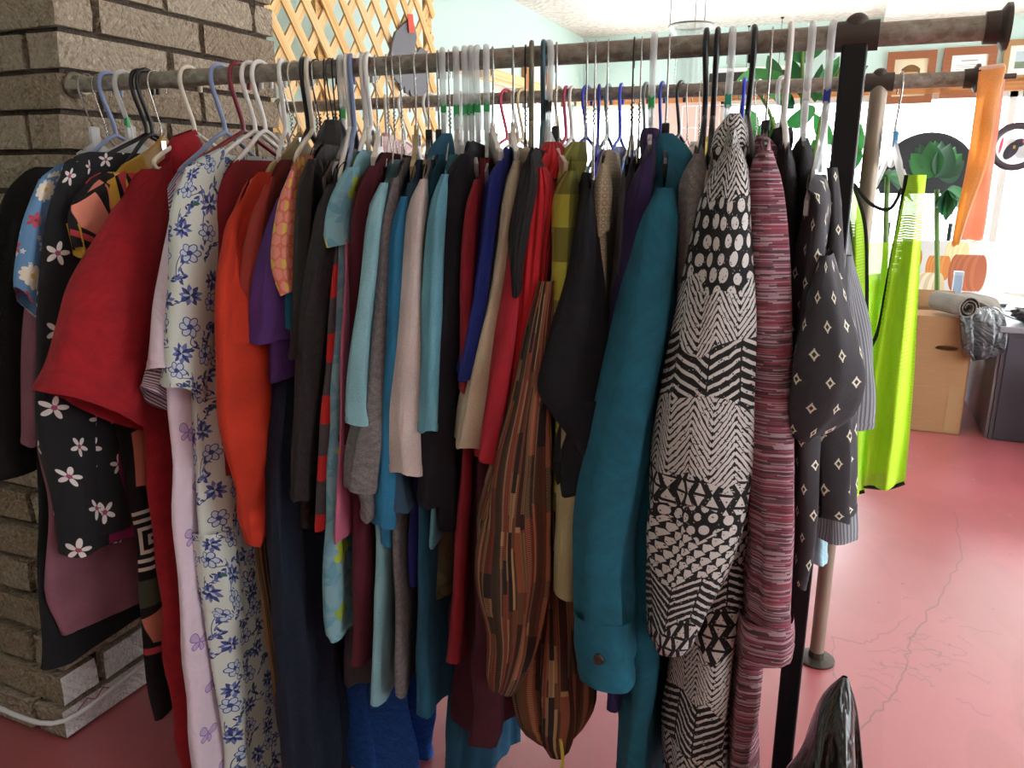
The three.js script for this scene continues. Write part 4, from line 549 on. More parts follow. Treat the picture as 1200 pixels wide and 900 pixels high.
const tealShirt = garment('suede_shirt', 'teal suede button shirt with a buttoned cuff', 'shirt', { hook: 784, buttoned: true, S: [778, 222], z: .2, mat: tealMat, fold: .3, body: [[776, 270, 44], [772, 370, 56], [764, 500, 66], [757, 640, 70], [752, 780, 66], [748, 880, 54], [746, 960, 50]], sleeve: [[780, 220, 34, .22], [771, 262, 48, .24], [757, 350, 58, .255], [740, 440, 68, .265], [722, 540, 76, .27], [708, 650, 76, .27], [706, 735, 72, .27], [712, 780, 66, .27]], sleeveOpt: { depth: .1, fold: .16, rows: 34 }, neck: .1, collar: { rows: [[781, 156, 30, .06], [786, 176, 46, .09], [788, 204, 50, .12], [786, 236, 42, .15], [782, 258, 34, .17]], depth: .09, fold: .06 }, extra: [{ name: 'cuff', rows: [[707, 734, 75, .276], [708, 775, 72, .276], [712, 812, 66, .276]], depth: .105, fold: .06, label: 'teal shirt cuff' }], short: 'teal suede shirt', hanger: ['clip', P.black, 'black clip'] });
{ const p = onZ(699, 779, F.z + .3), c = tealShirt.children.find((m) => m.name === 'cuff'); part('button', new THREE.LatheGeometry([[0, .004], [.005, .004], [.0055, .006], [.009, .006], [.0095, .001], [0, 0]].map(([a, b]) => new THREE.Vector2(a, b)), 20).rotateX(Math.PI / 2).rotateY(-.25).translate(p.x - tealShirt.position.x, p.y - tealShirt.position.y, p.z - tealShirt.position.z - .018), new THREE.MeshStandardMaterial({ color: '#3b2c26', roughness: .3 }), c, 'dark brown cuff button'); }
garment('grey_cardigan', 'light grey fine knit cardigan on a black tubular hanger', 'cardigan', { hook: 827, S: [816, 188], z: .2, mat: cloth('#94908c', 'marl'), body: [[814, 230, 28], [808, 310, 28], [803, 420, 26], [800, 520, 22], [800, 640, 20]], sleeve: [[818, 180, 18, .21], [810, 220, 30, .21], [804, 320, 22, .21], [799, 420, 16, .21]], neck: .12, short: 'light grey cardigan', hanger: tub('black', 'black tubular', { nearFall: .09, half: .12, lean: .004 }) });
garment('ivory_top', 'ivory scalloped knit top', 'top', { hook: 840, S: [829, 200], z: .2, mat: cloth('#c2b8a2', 'knit'), body: [[826, 240, 24], [818, 330, 24], [812, 440, 22], [810, 560, 20]], short: 'ivory scalloped top', hanger: tub('black', 'black tubular', { nearFall: .09, half: .12 }) });
garment('monochrome_jacket', 'long black and white jacket of mixed geometric prints', 'jacket', { hook: 857, S: [858, 160], z: .22, mat: print(T.monochrome), fold: .22, body: [[858, 220, 40], [854, 330, 60], [850, 450, 72], [846, 570, 80], [842, 680, 84], [834, 780, 86], [822, 880, 84], [818, 960, 84]], sleeve: [[860, 170, 32, .24], [856, 220, 56, .25], [850, 290, 74, .26], [842, 370, 92, .265], [833, 470, 104, .27], [824, 570, 114, .27], [814, 660, 108, .27], [798, 725, 76, .27], [786, 768, 52, .27]], sleeveOpt: { depth: .12, fold: .16, rows: 40, close: .006 }, neck: .1, collar: { rows: [[862, 132, 24, .07], [860, 150, 36, .11], [856, 176, 42, .15], [852, 200, 40, .17]], depth: .1 }, short: 'black and white print jacket', hanger: clear('#1f8a6a') });
garment('wine_cardigan', 'dark wine velvet top beside the print jacket', 'top', { hook: 882, S: [884, 205], z: .17, mat: cloth('#3a2028', 'terry'), body: [[884, 250, 16], [884, 360, 16], [884, 520, 16]], short: 'dark wine velvet top', hanger: tub('black', 'black tubular') });
const dyeMat = print(T.spacedye);
garment('marled_cardigan', 'long mauve space dyed knit cardigan', 'cardigan', { hook: 904, S: [898, 172], z: .21, mat: dyeMat, fold: .25, body: [[898, 230, 36], [900, 340, 44], [898, 470, 48], [892, 600, 52], [884, 720, 54], [876, 820, 54], [870, 900, 54], [868, 970, 54]], sleeve: [[897, 176, 32, .22], [894, 215, 40, .23], [898, 300, 46, .235], [902, 420, 48, .24], [906, 540, 50, .245], [907, 660, 48, .25], [904, 745, 48, .25]], sleeveOpt: { depth: .09, fold: .18, rows: 34 }, collar: { rows: [[893, 158, 22, .07], [897, 176, 34, .1], [900, 200, 36, .13]], depth: .09 }, extra: [{ name: 'cuff', rows: [[899, 736, 64, .256], [898, 762, 66, .256], [896, 784, 62, .256]], depth: .1, fold: .08, label: 'turned back knit cuff' }], short: 'mauve space dyed cardigan', hanger: ['clip', P.black, 'black clip'] });
garment('black_blouse', 'black gathered blouse between the mauve cardigan and diamond dress', 'blouse', { hook: 925, S: [922, 180], z: .16, mat: cloth('#141317', 'crinkle'), body: [[922, 220, 34], [922, 300, 36], [920, 420, 36], [922, 520, 34]], neck: .12, collar: { h: .02, w: .06 }, short: 'black gathered blouse', hanger: tub('white', 'white tubular') });
garment('black_shirt', 'charcoal shirt with a rounded shoulder under a clear hanger', 'shirt', { hook: 950, S: [942, 172], z: .12, mat: cloth('#1d1b1d'), body: [[942, 200, 30], [944, 300, 32], [946, 420, 34], [948, 560, 34]], neck: .12, short: 'charcoal shirt', hanger: clear('#d9d9d9') });
const diaMat = print(T.diamond);
garment('diamond_dress', 'charcoal halter dress with small cream diamonds', 'dress', { hook: 975, S: [946, 222], z: .2, mat: diaMat, fold: .3, neck: .17, back: .1, body: [[958, 240, 30], [952, 310, 40], [944, 390, 52], [944, 480, 62], [948, 560, 56], [944, 640, 40], [938, 690, 26]], extra: [{ name: 'bodice_cup', rows: [[966, 300, 14, .22], [964, 350, 44, .235], [965, 410, 72, .25], [966, 452, 80, .255], [958, 490, 68, .25], [944, 516, 34, .24]], depth: .1, close: .01, fold: .16, label: 'gathered bodice cup' }, { name: 'skirt_panel', rows: [[968, 470, 60, .18], [974, 540, 50, .18], [974, 612, 48, .18]], depth: .09, fold: .2 }, { name: 'shoulder_strap', rows: [[974, 196, 12, .06], [976, 260, 14, .08], [976, 330, 22, .12], [974, 400, 34, .15]], depth: .05 }], short: 'charcoal diamond dress', hanger: ['clear', clearMat, 'clear tubular', { tag: '#27358f', nearFall: .115, half: .19 }] });

// long things low on the rack
garment('fringed_scarf', 'brown and olive striped scarf with a fringed end', 'scarf', { hook: 338, mode: 'x', S: [312, 300], mat: print(T.scarf), neck: .26, body: [[300, 480, .014], [298, 620, .014], [312, 740, .014], [322, 818, .013]], back: -.03, extra: [{ name: 'fringe', rows: [[322, 812, .014, 0, 338, 810], [324, 828, .012, 0, 340, 822]], mat: cloth('#7a4a6a'), label: 'mauve fringe' }], short: 'brown striped scarf', hanger: wire() });
const denim = cloth('#13233c', 'marl'), cobalt = cloth('#2463c4', 'marl');
garment('denim_dress', 'long dark navy denim dress behind the orange blouse', 'dress', { hook: 372, mode: 'x', S: [352, 250], mat: denim, neck: .2, body: [[330, 420, .022], [318, 560, .026], [322, 700, .03], [330, 820, .032], [342, 960, .034]], back: -.06, fold: .5, folds: 7, short: 'dark navy denim dress', hanger: wire('black wire') });
garment('cobalt_skirt', 'cobalt blue long skirt with a yellow flowered hem band', 'skirt', { hook: 396, S: [420, 420], z: .06, mat: cobalt, neck: .4, body: [[412, 560, 40], [410, 700, 90], [414, 800, 116], [418, 900, 126], [422, 1010, 134]], fold: .35, folds: 6, back: .1, extra: [{ name: 'hem_band', rows: [[420, 908, 132, .03], [422, 955, 136, .03]], depth: .13, fold: .3, mat: print(T.trim), label: 'yellow flowered hem band' }], short: 'cobalt blue skirt', hanger: ['wire', darkWire, 'black wire'] });
garment('black_skirt', 'plain black skirt behind the striped sweater', 'skirt', { hook: 388, S: [380, 420], z: .1, mat: cloth('#141416'), neck: .4, body: [[376, 520, 40], [374, 620, 52], [380, 690, 54], [386, 748, 50]], back: .1, short: 'plain black skirt', hanger: wire('black wire') });
garment('grey_slip', 'dark grey slip below the maroon sweater', 'slip', { hook: 432, S: [430, 420], z: .12, mat: cloth('#4b4a4e'), neck: .4, body: [[424, 560, 30], [414, 690, 40], [408, 770, 44], [406, 806, 44]], back: .1, short: 'dark grey slip', hanger: tub('white', 'white tubular') });
garment('blue_robe', 'petrol blue robe with its tie hanging to the lowest', 'robe', { hook: 560, S: [556, 400], z: .08, mat: cloth('#1b5878'), neck: .4, body: [[548, 560, 24], [538, 700, 28], [530, 800, 32], [526, 860, 36], [524, 910, 40]], back: .1, short: 'petrol blue robe', hanger: clear('#2c9a54') });

// ---------------------------------------------------------------- second rack
const tintHanger = (c) => plastic(c);
for (const [px, kind, c, words] of [[336, 'plastic', '#e9e7e2', 'white tubular hanger at the wall end of the second rack'], [405, 'plastic', '#dcd9cf', 'cream tubular hanger behind the black jacket on the second rack'], [474, 'plastic', '#e9e7e2', 'white tubular hanger below the grey animal cutout'], [504, 'plastic', '#d7d4cc', 'milky tubular hanger beside the grey animal cutout'], [594, 'plastic', '#c2455f', 'pink tubular hanger on the second rack'], [607, 'plastic', '#e4e2db', 'white tubular hanger beside the pink one'], [613, 'plastic', '#cdbb8f', 'straw yellow tubular hanger on the second rack'], [655, 'plastic', '#c0a878', 'tan tubular hanger on the second rack'], [664, 'plastic', '#b2436c', 'raspberry pink tubular hanger on the second rack'], [671, 'plastic', '#e4e2db', 'white tubular hanger beside the raspberry one'], [688, 'plastic', '#3340b8', 'bright blue tubular hanger behind the twisted wires'], [713, 'plastic', '#5d8084', 'grey teal tubular hanger on the second rack'], [757, 'plastic', '#6e7a76', 'grey green tubular hanger on the second rack'], [776, 'plastic', '#2d3a9c', 'dark blue tubular hanger beside the teal collar'], [798, 'plastic', '#1c1d22', 'black tubular hanger on the second rack'], [808, 'wire', null, 'white wire hanger on the second rack'], [872, 'plastic', '#2c3ac0', 'cobalt blue tubular hanger behind the print jacket'], [882, 'wire', null, 'thin wire hanger behind the mauve cardigan'], [890, 'wire', null, 'thin wire hanger hooked beside another behind the cardigan'], [916, 'clear', null, 'frosted clear hanger with a rounded hook behind the black blouse']])
  hanger(B, B.px(px), rr(-.35, .1), kind, kind === 'wire' ? wireMat : kind === 'clear' ? clearMat : tintHanger(c), words, { half: .17, fall: .09 });
const rear = (o) => ({ rack: B, z: .18, collar: { h: .016, w: .06 }, ...o });
garment('pink_satin_robe', 'pale pink satin robe on the second rack', 'robe', rear({ hook: 452, S: [448, 160], mat: cloth('#cfa3a4', 'shiny'), neck: .1, body: [[446, 200, 30], [450, 400, 34], [456, 640, 36]], short: 'pale pink satin robe', hanger: tub('cream', 'cream tubular') }));
garment('white_chiffon_blouse', 'sheer white blouse glowing in front of the window', 'blouse', rear({ hook: 540, S: [545, 170], mat: cloth('#e4e2e0', 'crinkle'), body: [[545, 220, 30], [552, 400, 32], [560, 560, 32]], short: 'sheer white blouse', hanger: clear('#d9d9d9') }));
garment('lavender_shirt', 'pale lavender shirt on the second rack', 'shirt', rear({ hook: 728, S: [713, 188], mat: cloth('#a9b2d8'), body: [[713, 230, 26], [716, 360, 28], [720, 560, 28]], neck: .12, short: 'pale lavender shirt', hanger: ['plastic', plastic('#3a49c4'), 'blue tubular'] }));
garment('cornflower_shirt', 'cornflower blue shirt on the second rack', 'shirt', rear({ hook: 743, S: [728, 196], mat: cloth('#7c9ad6'), body: [[729, 230, 26], [732, 360, 28], [736, 560, 28]], neck: .12, short: 'cornflower blue shirt', hanger: ['wood', plastic('#d8d2a0'), 'pale yellow moulded'] }));
garment('violet_dress', 'purple dress on the second rack behind the navy shawl', 'dress', rear({ hook: 702, S: [698, 190], mat: cloth('#4a3a9a'), body: [[698, 240, 26], [704, 420, 30], [712, 640, 32]], short: 'purple dress', hanger: ['plastic', plastic('#3a3f9c'), 'indigo tubular'] }));
garment('white_eyelet_top', 'white eyelet top on the second rack behind the grey cardigan', 'top', rear({ hook: 822, S: [800, 178], mat: cloth('#dedad2'), body: [[802, 220, 24], [806, 360, 26], [812, 520, 26]], short: 'white eyelet top', hanger: wire() }));
garment('mustard_top', 'yellow top glimpsed behind the black tubular hangers', 'top', rear({ hook: 836, S: [824, 168], mat: cloth('#cfae3e'), body: [[824, 210, 20], [828, 330, 22], [832, 480, 22]], short: 'yellow top', hanger: wire() }));
garment('grey_blouse', 'silver grey blouse behind the print jacket', 'blouse', rear({ hook: 868, S: [880, 168], mat: cloth('#9b9a9e'), body: [[880, 220, 30], [882, 360, 32], [884, 560, 32]], short: 'silver grey blouse', hanger: ['clip', P.black, 'black clip'] }));
garment('olive_strap_top', 'olive top hanging beside the black post', 'top', rear({ hook: 990, S: [975, 175], z: .15, mat: cloth('#6a6a3e'), body: [[976, 220, 18], [974, 330, 20], [972, 460, 20]], short: 'olive top', hanger: clear('#d9d9d9') }));
const ribMat = print(T.rib);
garment('ribbed_shirt', 'grey narrow ribbed shirt hanging behind the diamond dress', 'shirt', rear({ hook: 1000, S: [985, 250], z: .24, neck: .2, mat: ribMat, body: [[984, 300, 30], [980, 420, 46], [978, 540, 56], [980, 636, 56]], sleeve: [[990, 300, 30, .27], [994, 390, 44, .27], [998, 450, 46, .27], [992, 503, 48, .27]], short: 'grey ribbed shirt', hanger: wire() }));
garment('pale_blue_nightie', 'pale blue nightdress seen below the ribbed shirt', 'nightdress', rear({ hook: 985, S: [960, 300], z: .2, neck: .3, mat: cloth('#9fc4d0', 'crinkle'), body: [[958, 420, 24], [958, 560, 30], [962, 666, 28]], short: 'pale blue nightdress', hanger: wire() }));
{ // neon mesh safety vest
  const R = B, X = R.px(1055), meshAlpha = canvasTex(128, 128, (g, w, h) => { fill(g, w, h, '#fff'); g.fillStyle = '#000'; for (let y = 0; y < 8; y++) for (let x = 0; x < 8; x++) { g.beginPath(); g.arc(x * 16 + (y & 1 ? 8 : 0), y * 16 + 8, 2.7, 0, 7); g.fill(); } }, .062, .062, false);
  const neon = new THREE.MeshPhysicalMaterial({ color: '#b9ec22', roughness: .85, alphaMap: meshAlpha, alphaTest: .5, transmission: .08, thickness: 0, side: THREE.DoubleSide });
  const neonSolid = new THREE.MeshPhysicalMaterial({ color: '#a9dd1a', roughness: .85, transmission: .3, thickness: 0, side: THREE.DoubleSide }), bind = cloth('#20241c');
  const g = thing('safety_vest', 'neon yellow mesh safety vest with black binding', 'vest', [X, R.y, R.z]), base = g.position;
  const grid = (rows, z, bulge, mat, name, wave = 5) => { // rows: [left column, right column, line]
    const N = 20, M = 40, pos = [], uv = [], idx = [], K = rows.length;
    for (let j = 0; j <= M; j++) { const f = j / M * (K - 1), i = Math.min(K - 2, Math.floor(f)), t = f - i, a = rows[i], b = rows[i + 1], yl = a[2] + (b[2] - a[2]) * t, yr = (a[3] ?? a[2]) + ((b[3] ?? b[2]) - (a[3] ?? a[2])) * t, L = onZ(a[0] + (b[0] - a[0]) * t, yl, z), Q = onZ(a[1] + (b[1] - a[1]) * t, yr, z);
      for (let k = 0; k <= N; k++) { const s = k / N, p = L.clone().lerp(Q, s); p.z += bulge * Math.sin(Math.PI * s) + .014 * Math.sin(s * wave * 2.2 + j * .05) * Math.min(1, j / 8) + .008 * noise.noise(s * 3, j * .1, 4); pos.push(p.x - base.x, p.y - base.y, p.z - base.z); uv.push(s * .22, -j / M * .9); if (j < M && k < N) { const q = j * (N + 1) + k; idx.push(q, q + N + 1, q + 1, q + 1, q + N + 1, q + N + 2); } } }
    const b = new THREE.BufferGeometry(); b.setAttribute('position', new THREE.Float32BufferAttribute(pos, 3)); b.setAttribute('uv', new THREE.Float32BufferAttribute(uv, 2)); b.setIndex(idx); b.computeVertexNormals(); return part(name, b, mat, g);
  };
  const zf = R.z + .16, zb = R.z + .04;
  grid([[1060, 1086, 205], [1052, 1082, 250], [1040, 1078, 320], [1022, 1072, 430], [1016, 1066, 510], [1012, 1060, 570, 566]], zf, .03, neon, 'front_panel');
  grid([[986, 1000, 215], [984, 1012, 260], [982, 1016, 340], [986, 1020, 430], [988, 1018, 510], [988, 1014, 580, 575]], zf - .01, .03, neon, 'front_panel');
  grid([[1016, 1078, 285], [1006, 1074, 370], [996, 1068, 450], [992, 1060, 560]], zb, -.03, neon, 'back_panel', 7);
  const edge = (pts, z, r = .0045) => part('binding', tube(pts.map(([x, y]) => onZ(x, y, z).sub(base)), r, 40, 6), bind, g, 'black edge binding');
  edge([[1062, 205], [1053, 260], [1040, 330], [1028, 390], [1012, 425], [1010, 445], [1013, 470], [1006, 500]], zf + .012);
  edge([[1000, 215], [1013, 260], [1016, 330], [1014, 420]], zf + .004); edge([[1012, 570], [1040, 572], [1060, 566]], zf + .01); edge([[986, 581], [1013, 576]], zf + .004);
  edge([[1000, 215], [1022, 240], [1042, 245], [1060, 215]], zb + .03);
  shade(g);
  hanger(R, X, .15, 'clear', clearMat, 'clear plastic hanger with a blue sticker holding the neon vest', { metal: true, half: .17, fall: .1, hook: wireMat, sticker: true });
}
{ // orange cloth hung over the free end of the second pipe
  const x = B.px(1146), R = B, sat = new THREE.MeshPhysicalMaterial({ color: '#ffc983', roughness: .8, transmission: .75, thickness: 0, side: THREE.DoubleSide, map: heather, bumpMap: weaveBump, bumpScale: .0005 }), peach = new THREE.MeshPhysicalMaterial({ color: '#ffc0a4', roughness: .8, transmission: .75, thickness: 0, side: THREE.DoubleSide, map: heather });
  const g = thing('orange_scarf', 'long orange scarf hanging from the free pipe end', 'scarf', [x, R.y, R.z]), base = g.position, q = (px, py, z) => onZ(px, py, z).sub(base);
  const strip = (rows, z, th) => drape(rows.map(([a, b, y, y2]) => ({ p: q(a, y, z), q: q(b, y2 ?? y, z), th, arch: 0 })), { rows: 30, n: 24, fold: .8, folds: 3, hemWave: .003 });
  part('scarf_front', strip([[1147, 1179, 84, 78], [1142, 1168, 130], [1133, 1158, 190], [1121, 1136, 250], [1115, 1124, 288]], R.z + .06, .006), sat, g);
  part('scarf_back', strip([[1156, 1178, 92], [1150, 1172, 140], [1140, 1164, 200], [1128, 1156, 260], [1122, 1152, 282]], R.z - .12, .006), peach, g, 'paler peach back half');
  part('peg', rod([-.01, .0, 0], [.075, .004, -.02], .006, 8), ironMat, g, 'short iron peg in the pipe end');
  part('scarf_fold', drape([[0, .06], [1, .0], [2, -.12]].map(([k, dz]) => ({ p: q(1147 + k, 82 + (k === 1 ? -4 : k * 3), R.z + dz), q: q(1179 - k * 3, 78 + (k === 1 ? -4 : k * 5), R.z + dz), th: .004, arch: 0 })), { rows: 8, n: 16, fold: .2 }), sat, g);
}

// ---------------------------------------------------------------- lattice, cutout and small things on the side wall
{
  const LX = -1.74, z0 = -3.29, z1 = -2.1, y0 = .95, y1 = 2.48, g = thing('lattice_panel', 'pale pine diagonal lattice panel beside the brick pillar', 'lattice', [LX, y0, (z0 + z1) / 2]), cz = (z0 + z1) / 2, W = z1 - z0, Hh = y1 - y0;
  const slope = 1.25, sp = .125, wd = .036;
  for (const dir of [1, -1]) for (let c = -Hh / slope; c < W + .01; c += sp) {   // line: z = c + v/slope (dir 1), or mirrored
    let a = Math.max(0, -c * slope), b = Math.min(Hh, (W - c) * slope); if (b - a < .04) continue;
    const A = [c + a / slope, a], E = [c + b / slope, b], len = Math.hypot(E[0] - A[0], E[1] - A[1]), mz = (A[0] + E[0]) / 2, my = (A[1] + E[1]) / 2;
    const m = part('slat', new THREE.BoxGeometry(.008, wd, len), pineMat[Math.floor(rnd() * 3)], g);
    const uv = m.geometry.attributes.uv; for (let i = 0; i < uv.count; i++) uv.setXY(i, uv.getX(i) * len + c, uv.getY(i) * wd + rnd() * .0);
    m.position.set(dir < 0 ? .008 : -.0005, my, dir > 0 ? W / 2 - mz : mz - W / 2); m.rotation.x = (dir > 0 ? 1 : -1) * Math.atan(slope);
  }
  for (const z of [-.58, .22, .58]) part('upright', box(.02, Hh, .045, -.016, Hh / 2, z), pineMat[2], g);
  for (const y of [.02, Hh - .02]) part('rail', box(.02, .045, W, -.016, y, 0), pineMat[2], g);
  for (const z of [-.5, .3]) part('wall_bracket', box(.44, .03, .03, -.245, Hh - .2, z), pineMat[2], g);
}
{ // flat grey animal cutout hung on the lattice
  const LX = -1.715, q = (px, py) => onX(px, py, LX), pts = [[478, 22], [470, 30], [462, 38], [458, 52], [456, 66], [457, 80], [461, 92], [466, 98], [468, 106], [472, 100], [474, 112], [478, 104], [481, 115], [485, 106], [488, 116], [496, 114], [500, 100], [500, 76], [497, 60], [491, 56], [487, 62], [484, 58], [486, 44], [484, 32]];
  const c = q(478, 70), sh = new THREE.Shape(pts.map(([x, y]) => { const p = q(x, y); return new THREE.Vector2(-(p.z - c.z), p.y - c.y); }));
  const g = thing('animal_cutout', 'flat grey animal cutout hung on the lattice', 'ornament', [LX, c.y, c.z]);
  part('silhouette', new THREE.ExtrudeGeometry(sh, { depth: .008, bevelEnabled: true, bevelSize: .002, bevelThickness: .002, bevelSegments: 2 }).rotateY(Math.PI / 2), new THREE.MeshStandardMaterial({ color: '#6d6f73', roughness: .75 }), g);
  const t = q(477, 28), s = q(475, 8); const rp = (p, dx = 0) => V(dx, p.y - c.y, p.z - c.z);
  part('price_tag', new RoundedBoxGeometry(.003, .07, .045, 2, .002).rotateX(.15).translate(.018, t.y - c.y, t.z - c.z), new THREE.MeshStandardMaterial({ color: '#d4503c', roughness: .7 }), g, 'red paper price tag');
  part('string', tube([rp(t, .017), rp(s, .012), rp(q(478, 20), .01)], .0015, 12, 5), new THREE.MeshStandardMaterial({ color: '#dfe6e4', roughness: .8 }), g);
}
{ const p = onX(626, 94, LEFT), g = thing('wall_frame', 'small wooden frame on the mint side wall', 'picture frame', [LEFT + .02, p.y, p.z]);
  part('frame', merge([box(.03, .05, .5, 0, .13, 0), box(.03, .05, .5, 0, -.13, 0), box(.03, .22, .06, 0, 0, .22), box(.03, .22, .06, 0, 0, -.22)]), oakMat, g); part('mat_board', box(.01, .22, .4, -.004, 0, 0), new THREE.MeshStandardMaterial({ color: '#efe6d2', roughness: .9 }), g); }

// ---------------------------------------------------------------- far wall: framed certificates, black shelf, plants
function framed(px0, px1, py0, py1, label, art, frameC, artLabel) {
  const a = onZ(px0, py0, BACK), b = onZ(px1, py1, BACK), w = Math.abs(b.x - a.x), h = Math.abs(a.y - b.y), g = thing('picture_frame', label, 'picture frame', [(a.x + b.x) / 2, (a.y + b.y) / 2, BACK + .02]), t = w * .16;
  const fm = new THREE.MeshStandardMaterial({ map: woodTex(frameC, '#4a2612', .5), roughness: .45 });
  part('frame', merge([box(w, t, .03, 0, h / 2 - t / 2, 0), box(w, t, .03, 0, -h / 2 + t / 2, 0), box(t, h - 2 * t, .03, w / 2 - t / 2, 0, 0), box(t, h - 2 * t, .03, -w / 2 + t / 2, 0, 0)]), fm, g);
  part('print', new THREE.PlaneGeometry(w - 2 * t, h - 2 * t).translate(0, 0, .004), new THREE.MeshStandardMaterial({ map: canvasTex(256, 256, art, 1, 1), roughness: .6 }), g, artLabel);
}
framed(1041, 1091, 62, 121, 'wood framed arched landscape print above the storefront window', (g, w, h) => { fill(g, w, h, '#d8c9a8'); g.fillStyle = '#6b4a26'; g.beginPath(); g.moveTo(56, 240); g.lineTo(56, 70); g.quadraticCurveTo(128, 10, 200, 70); g.lineTo(200, 240); g.fill(); g.fillStyle = '#c9a35c'; g.fillRect(72, 90, 112, 140); g.fillStyle = '#7c6a3c'; for (let k = 0; k < 14; k++) g.fillRect(74 + 100 * rnd(), 110 + 110 * rnd(), 30, 6); }, '#9a5a34', 'brown arched landscape print');
framed(1107, 1161, 57, 114, 'wood framed white certificate above the storefront window', (g, w, h) => { fill(g, w, h, '#f2f1ec'); g.fillStyle = '#9a9a96'; g.fillRect(70, 36, 116, 10); for (let k = 0; k < 9; k++) g.fillRect(40, 70 + k * 15, 176 - (k % 3) * 20, 4); }, '#9a5a34', 'white printed certificate');
framed(1178, 1216, 48, 94, 'pale framed picture near the end of the mint wall', (g, w, h) => { fill(g, w, h, '#efe9da'); g.fillStyle = '#aebdc4'; g.fillRect(60, 50, 140, 150); g.fillStyle = '#6f7d66'; g.fillRect(60, 140, 140, 60); }, '#b38a55', 'small pale landscape');
{ const a = onZ(836, 82, BACK), b = onZ(922, 106, BACK), g = thing('wall_unit', 'long black wall unit with a white top above the window', 'wall unit', [(a.x + b.x) / 2, (a.y + b.y) / 2, BACK + .1]), w = b.x - a.x, h = a.y - b.y; part('body', new RoundedBoxGeometry(w, h * .7, .2, 2, .01).translate(0, -h * .12, 0), new THREE.MeshStandardMaterial({ color: '#1b1a19', roughness: .5 }), g); part('top_strip', box(w * .96, h * .16, .18, 0, h * .32, 0), lampWhite, g); part('side_panel', box(w * .12, h * .68, .21, w * .44, -h * .12, 0), new THREE.MeshStandardMaterial({ color: '#4a3a2c', roughness: .6 }), g); }
{ const z = -6.2, a = onZ(816, 124, z), b = onZ(848, 168, z), g = thing('wire_grid', 'white wire grid display standing before the tan pier', 'display grid', [(a.x + b.x) / 2, 0, z]), w = b.x - a.x + .2, wm = new THREE.MeshStandardMaterial({ color: '#d5d3cf', roughness: .4 }); for (let k = 0; k <= 4; k++) part('wire', rod([-w / 2 + w * k / 4, 0, 0], [-w / 2 + w * k / 4, a.y, 0], .005, 6), wm, g); for (let k = 0; k <= 12; k++) part('wire', rod([-w / 2, a.y * k / 12, 0], [w / 2, a.y * k / 12, 0], .005, 6), wm, g); }

// leaves
const leafMats = ['#2f7a3c', '#256a36', '#3f9146', '#174d30', '#4fa24e'].map((c) => new THREE.MeshPhysicalMaterial({ color: c, roughness: .5, transmission: .14, thickness: 0, side: THREE.DoubleSide }));
function leafGeo(L, W, bend = .3, cup = .2) {
  const M = 12, N = 6, pos = [], uv = [], idx = [];
  for (let j = 0; j <= M; j++) { const t = j / M, w = W * Math.sin(Math.PI * Math.pow(t, .75)) * .5 + .001; for (let k = 0; k <= N; k++) { const s = k / N * 2 - 1; pos.push(s * w, L * t - bend * L * t * t * .3, -bend * L * t * t + cup * W * s * s * Math.sin(Math.PI * t)); uv.push(s, t); if (j < M && k < N) { const q = j * (N + 1) + k; idx.push(q, q + 1, q + N + 1, q + 1, q + N + 2, q + N + 1); } } }
  const g = new THREE.BufferGeometry(); g.setAttribute('position', new THREE.Float32BufferAttribute(pos, 3)); g.setAttribute('uv', new THREE.Float32BufferAttribute(uv, 2)); g.setIndex(idx); g.computeVertexNormals(); return g;
}
const stemMat = new THREE.MeshStandardMaterial({ color: '#5d7d3c', roughness: .7 }), potMat = new THREE.MeshStandardMaterial({ color: '#7a5238', roughness: .8 }), whitePot = new THREE.MeshStandardMaterial({ color: '#ddd8cc', roughness: .5 });
const potGeo = (r, h) => new THREE.LatheGeometry([[0, 0], [r * .72, 0], [r * .95, h * .85], [r * 1.06, h * .85], [r * 1.08, h], [r * .9, h], [r * .88, h * .9], [0, h * .88]].map(([a, b]) => new THREE.Vector2(a, b)), 28);
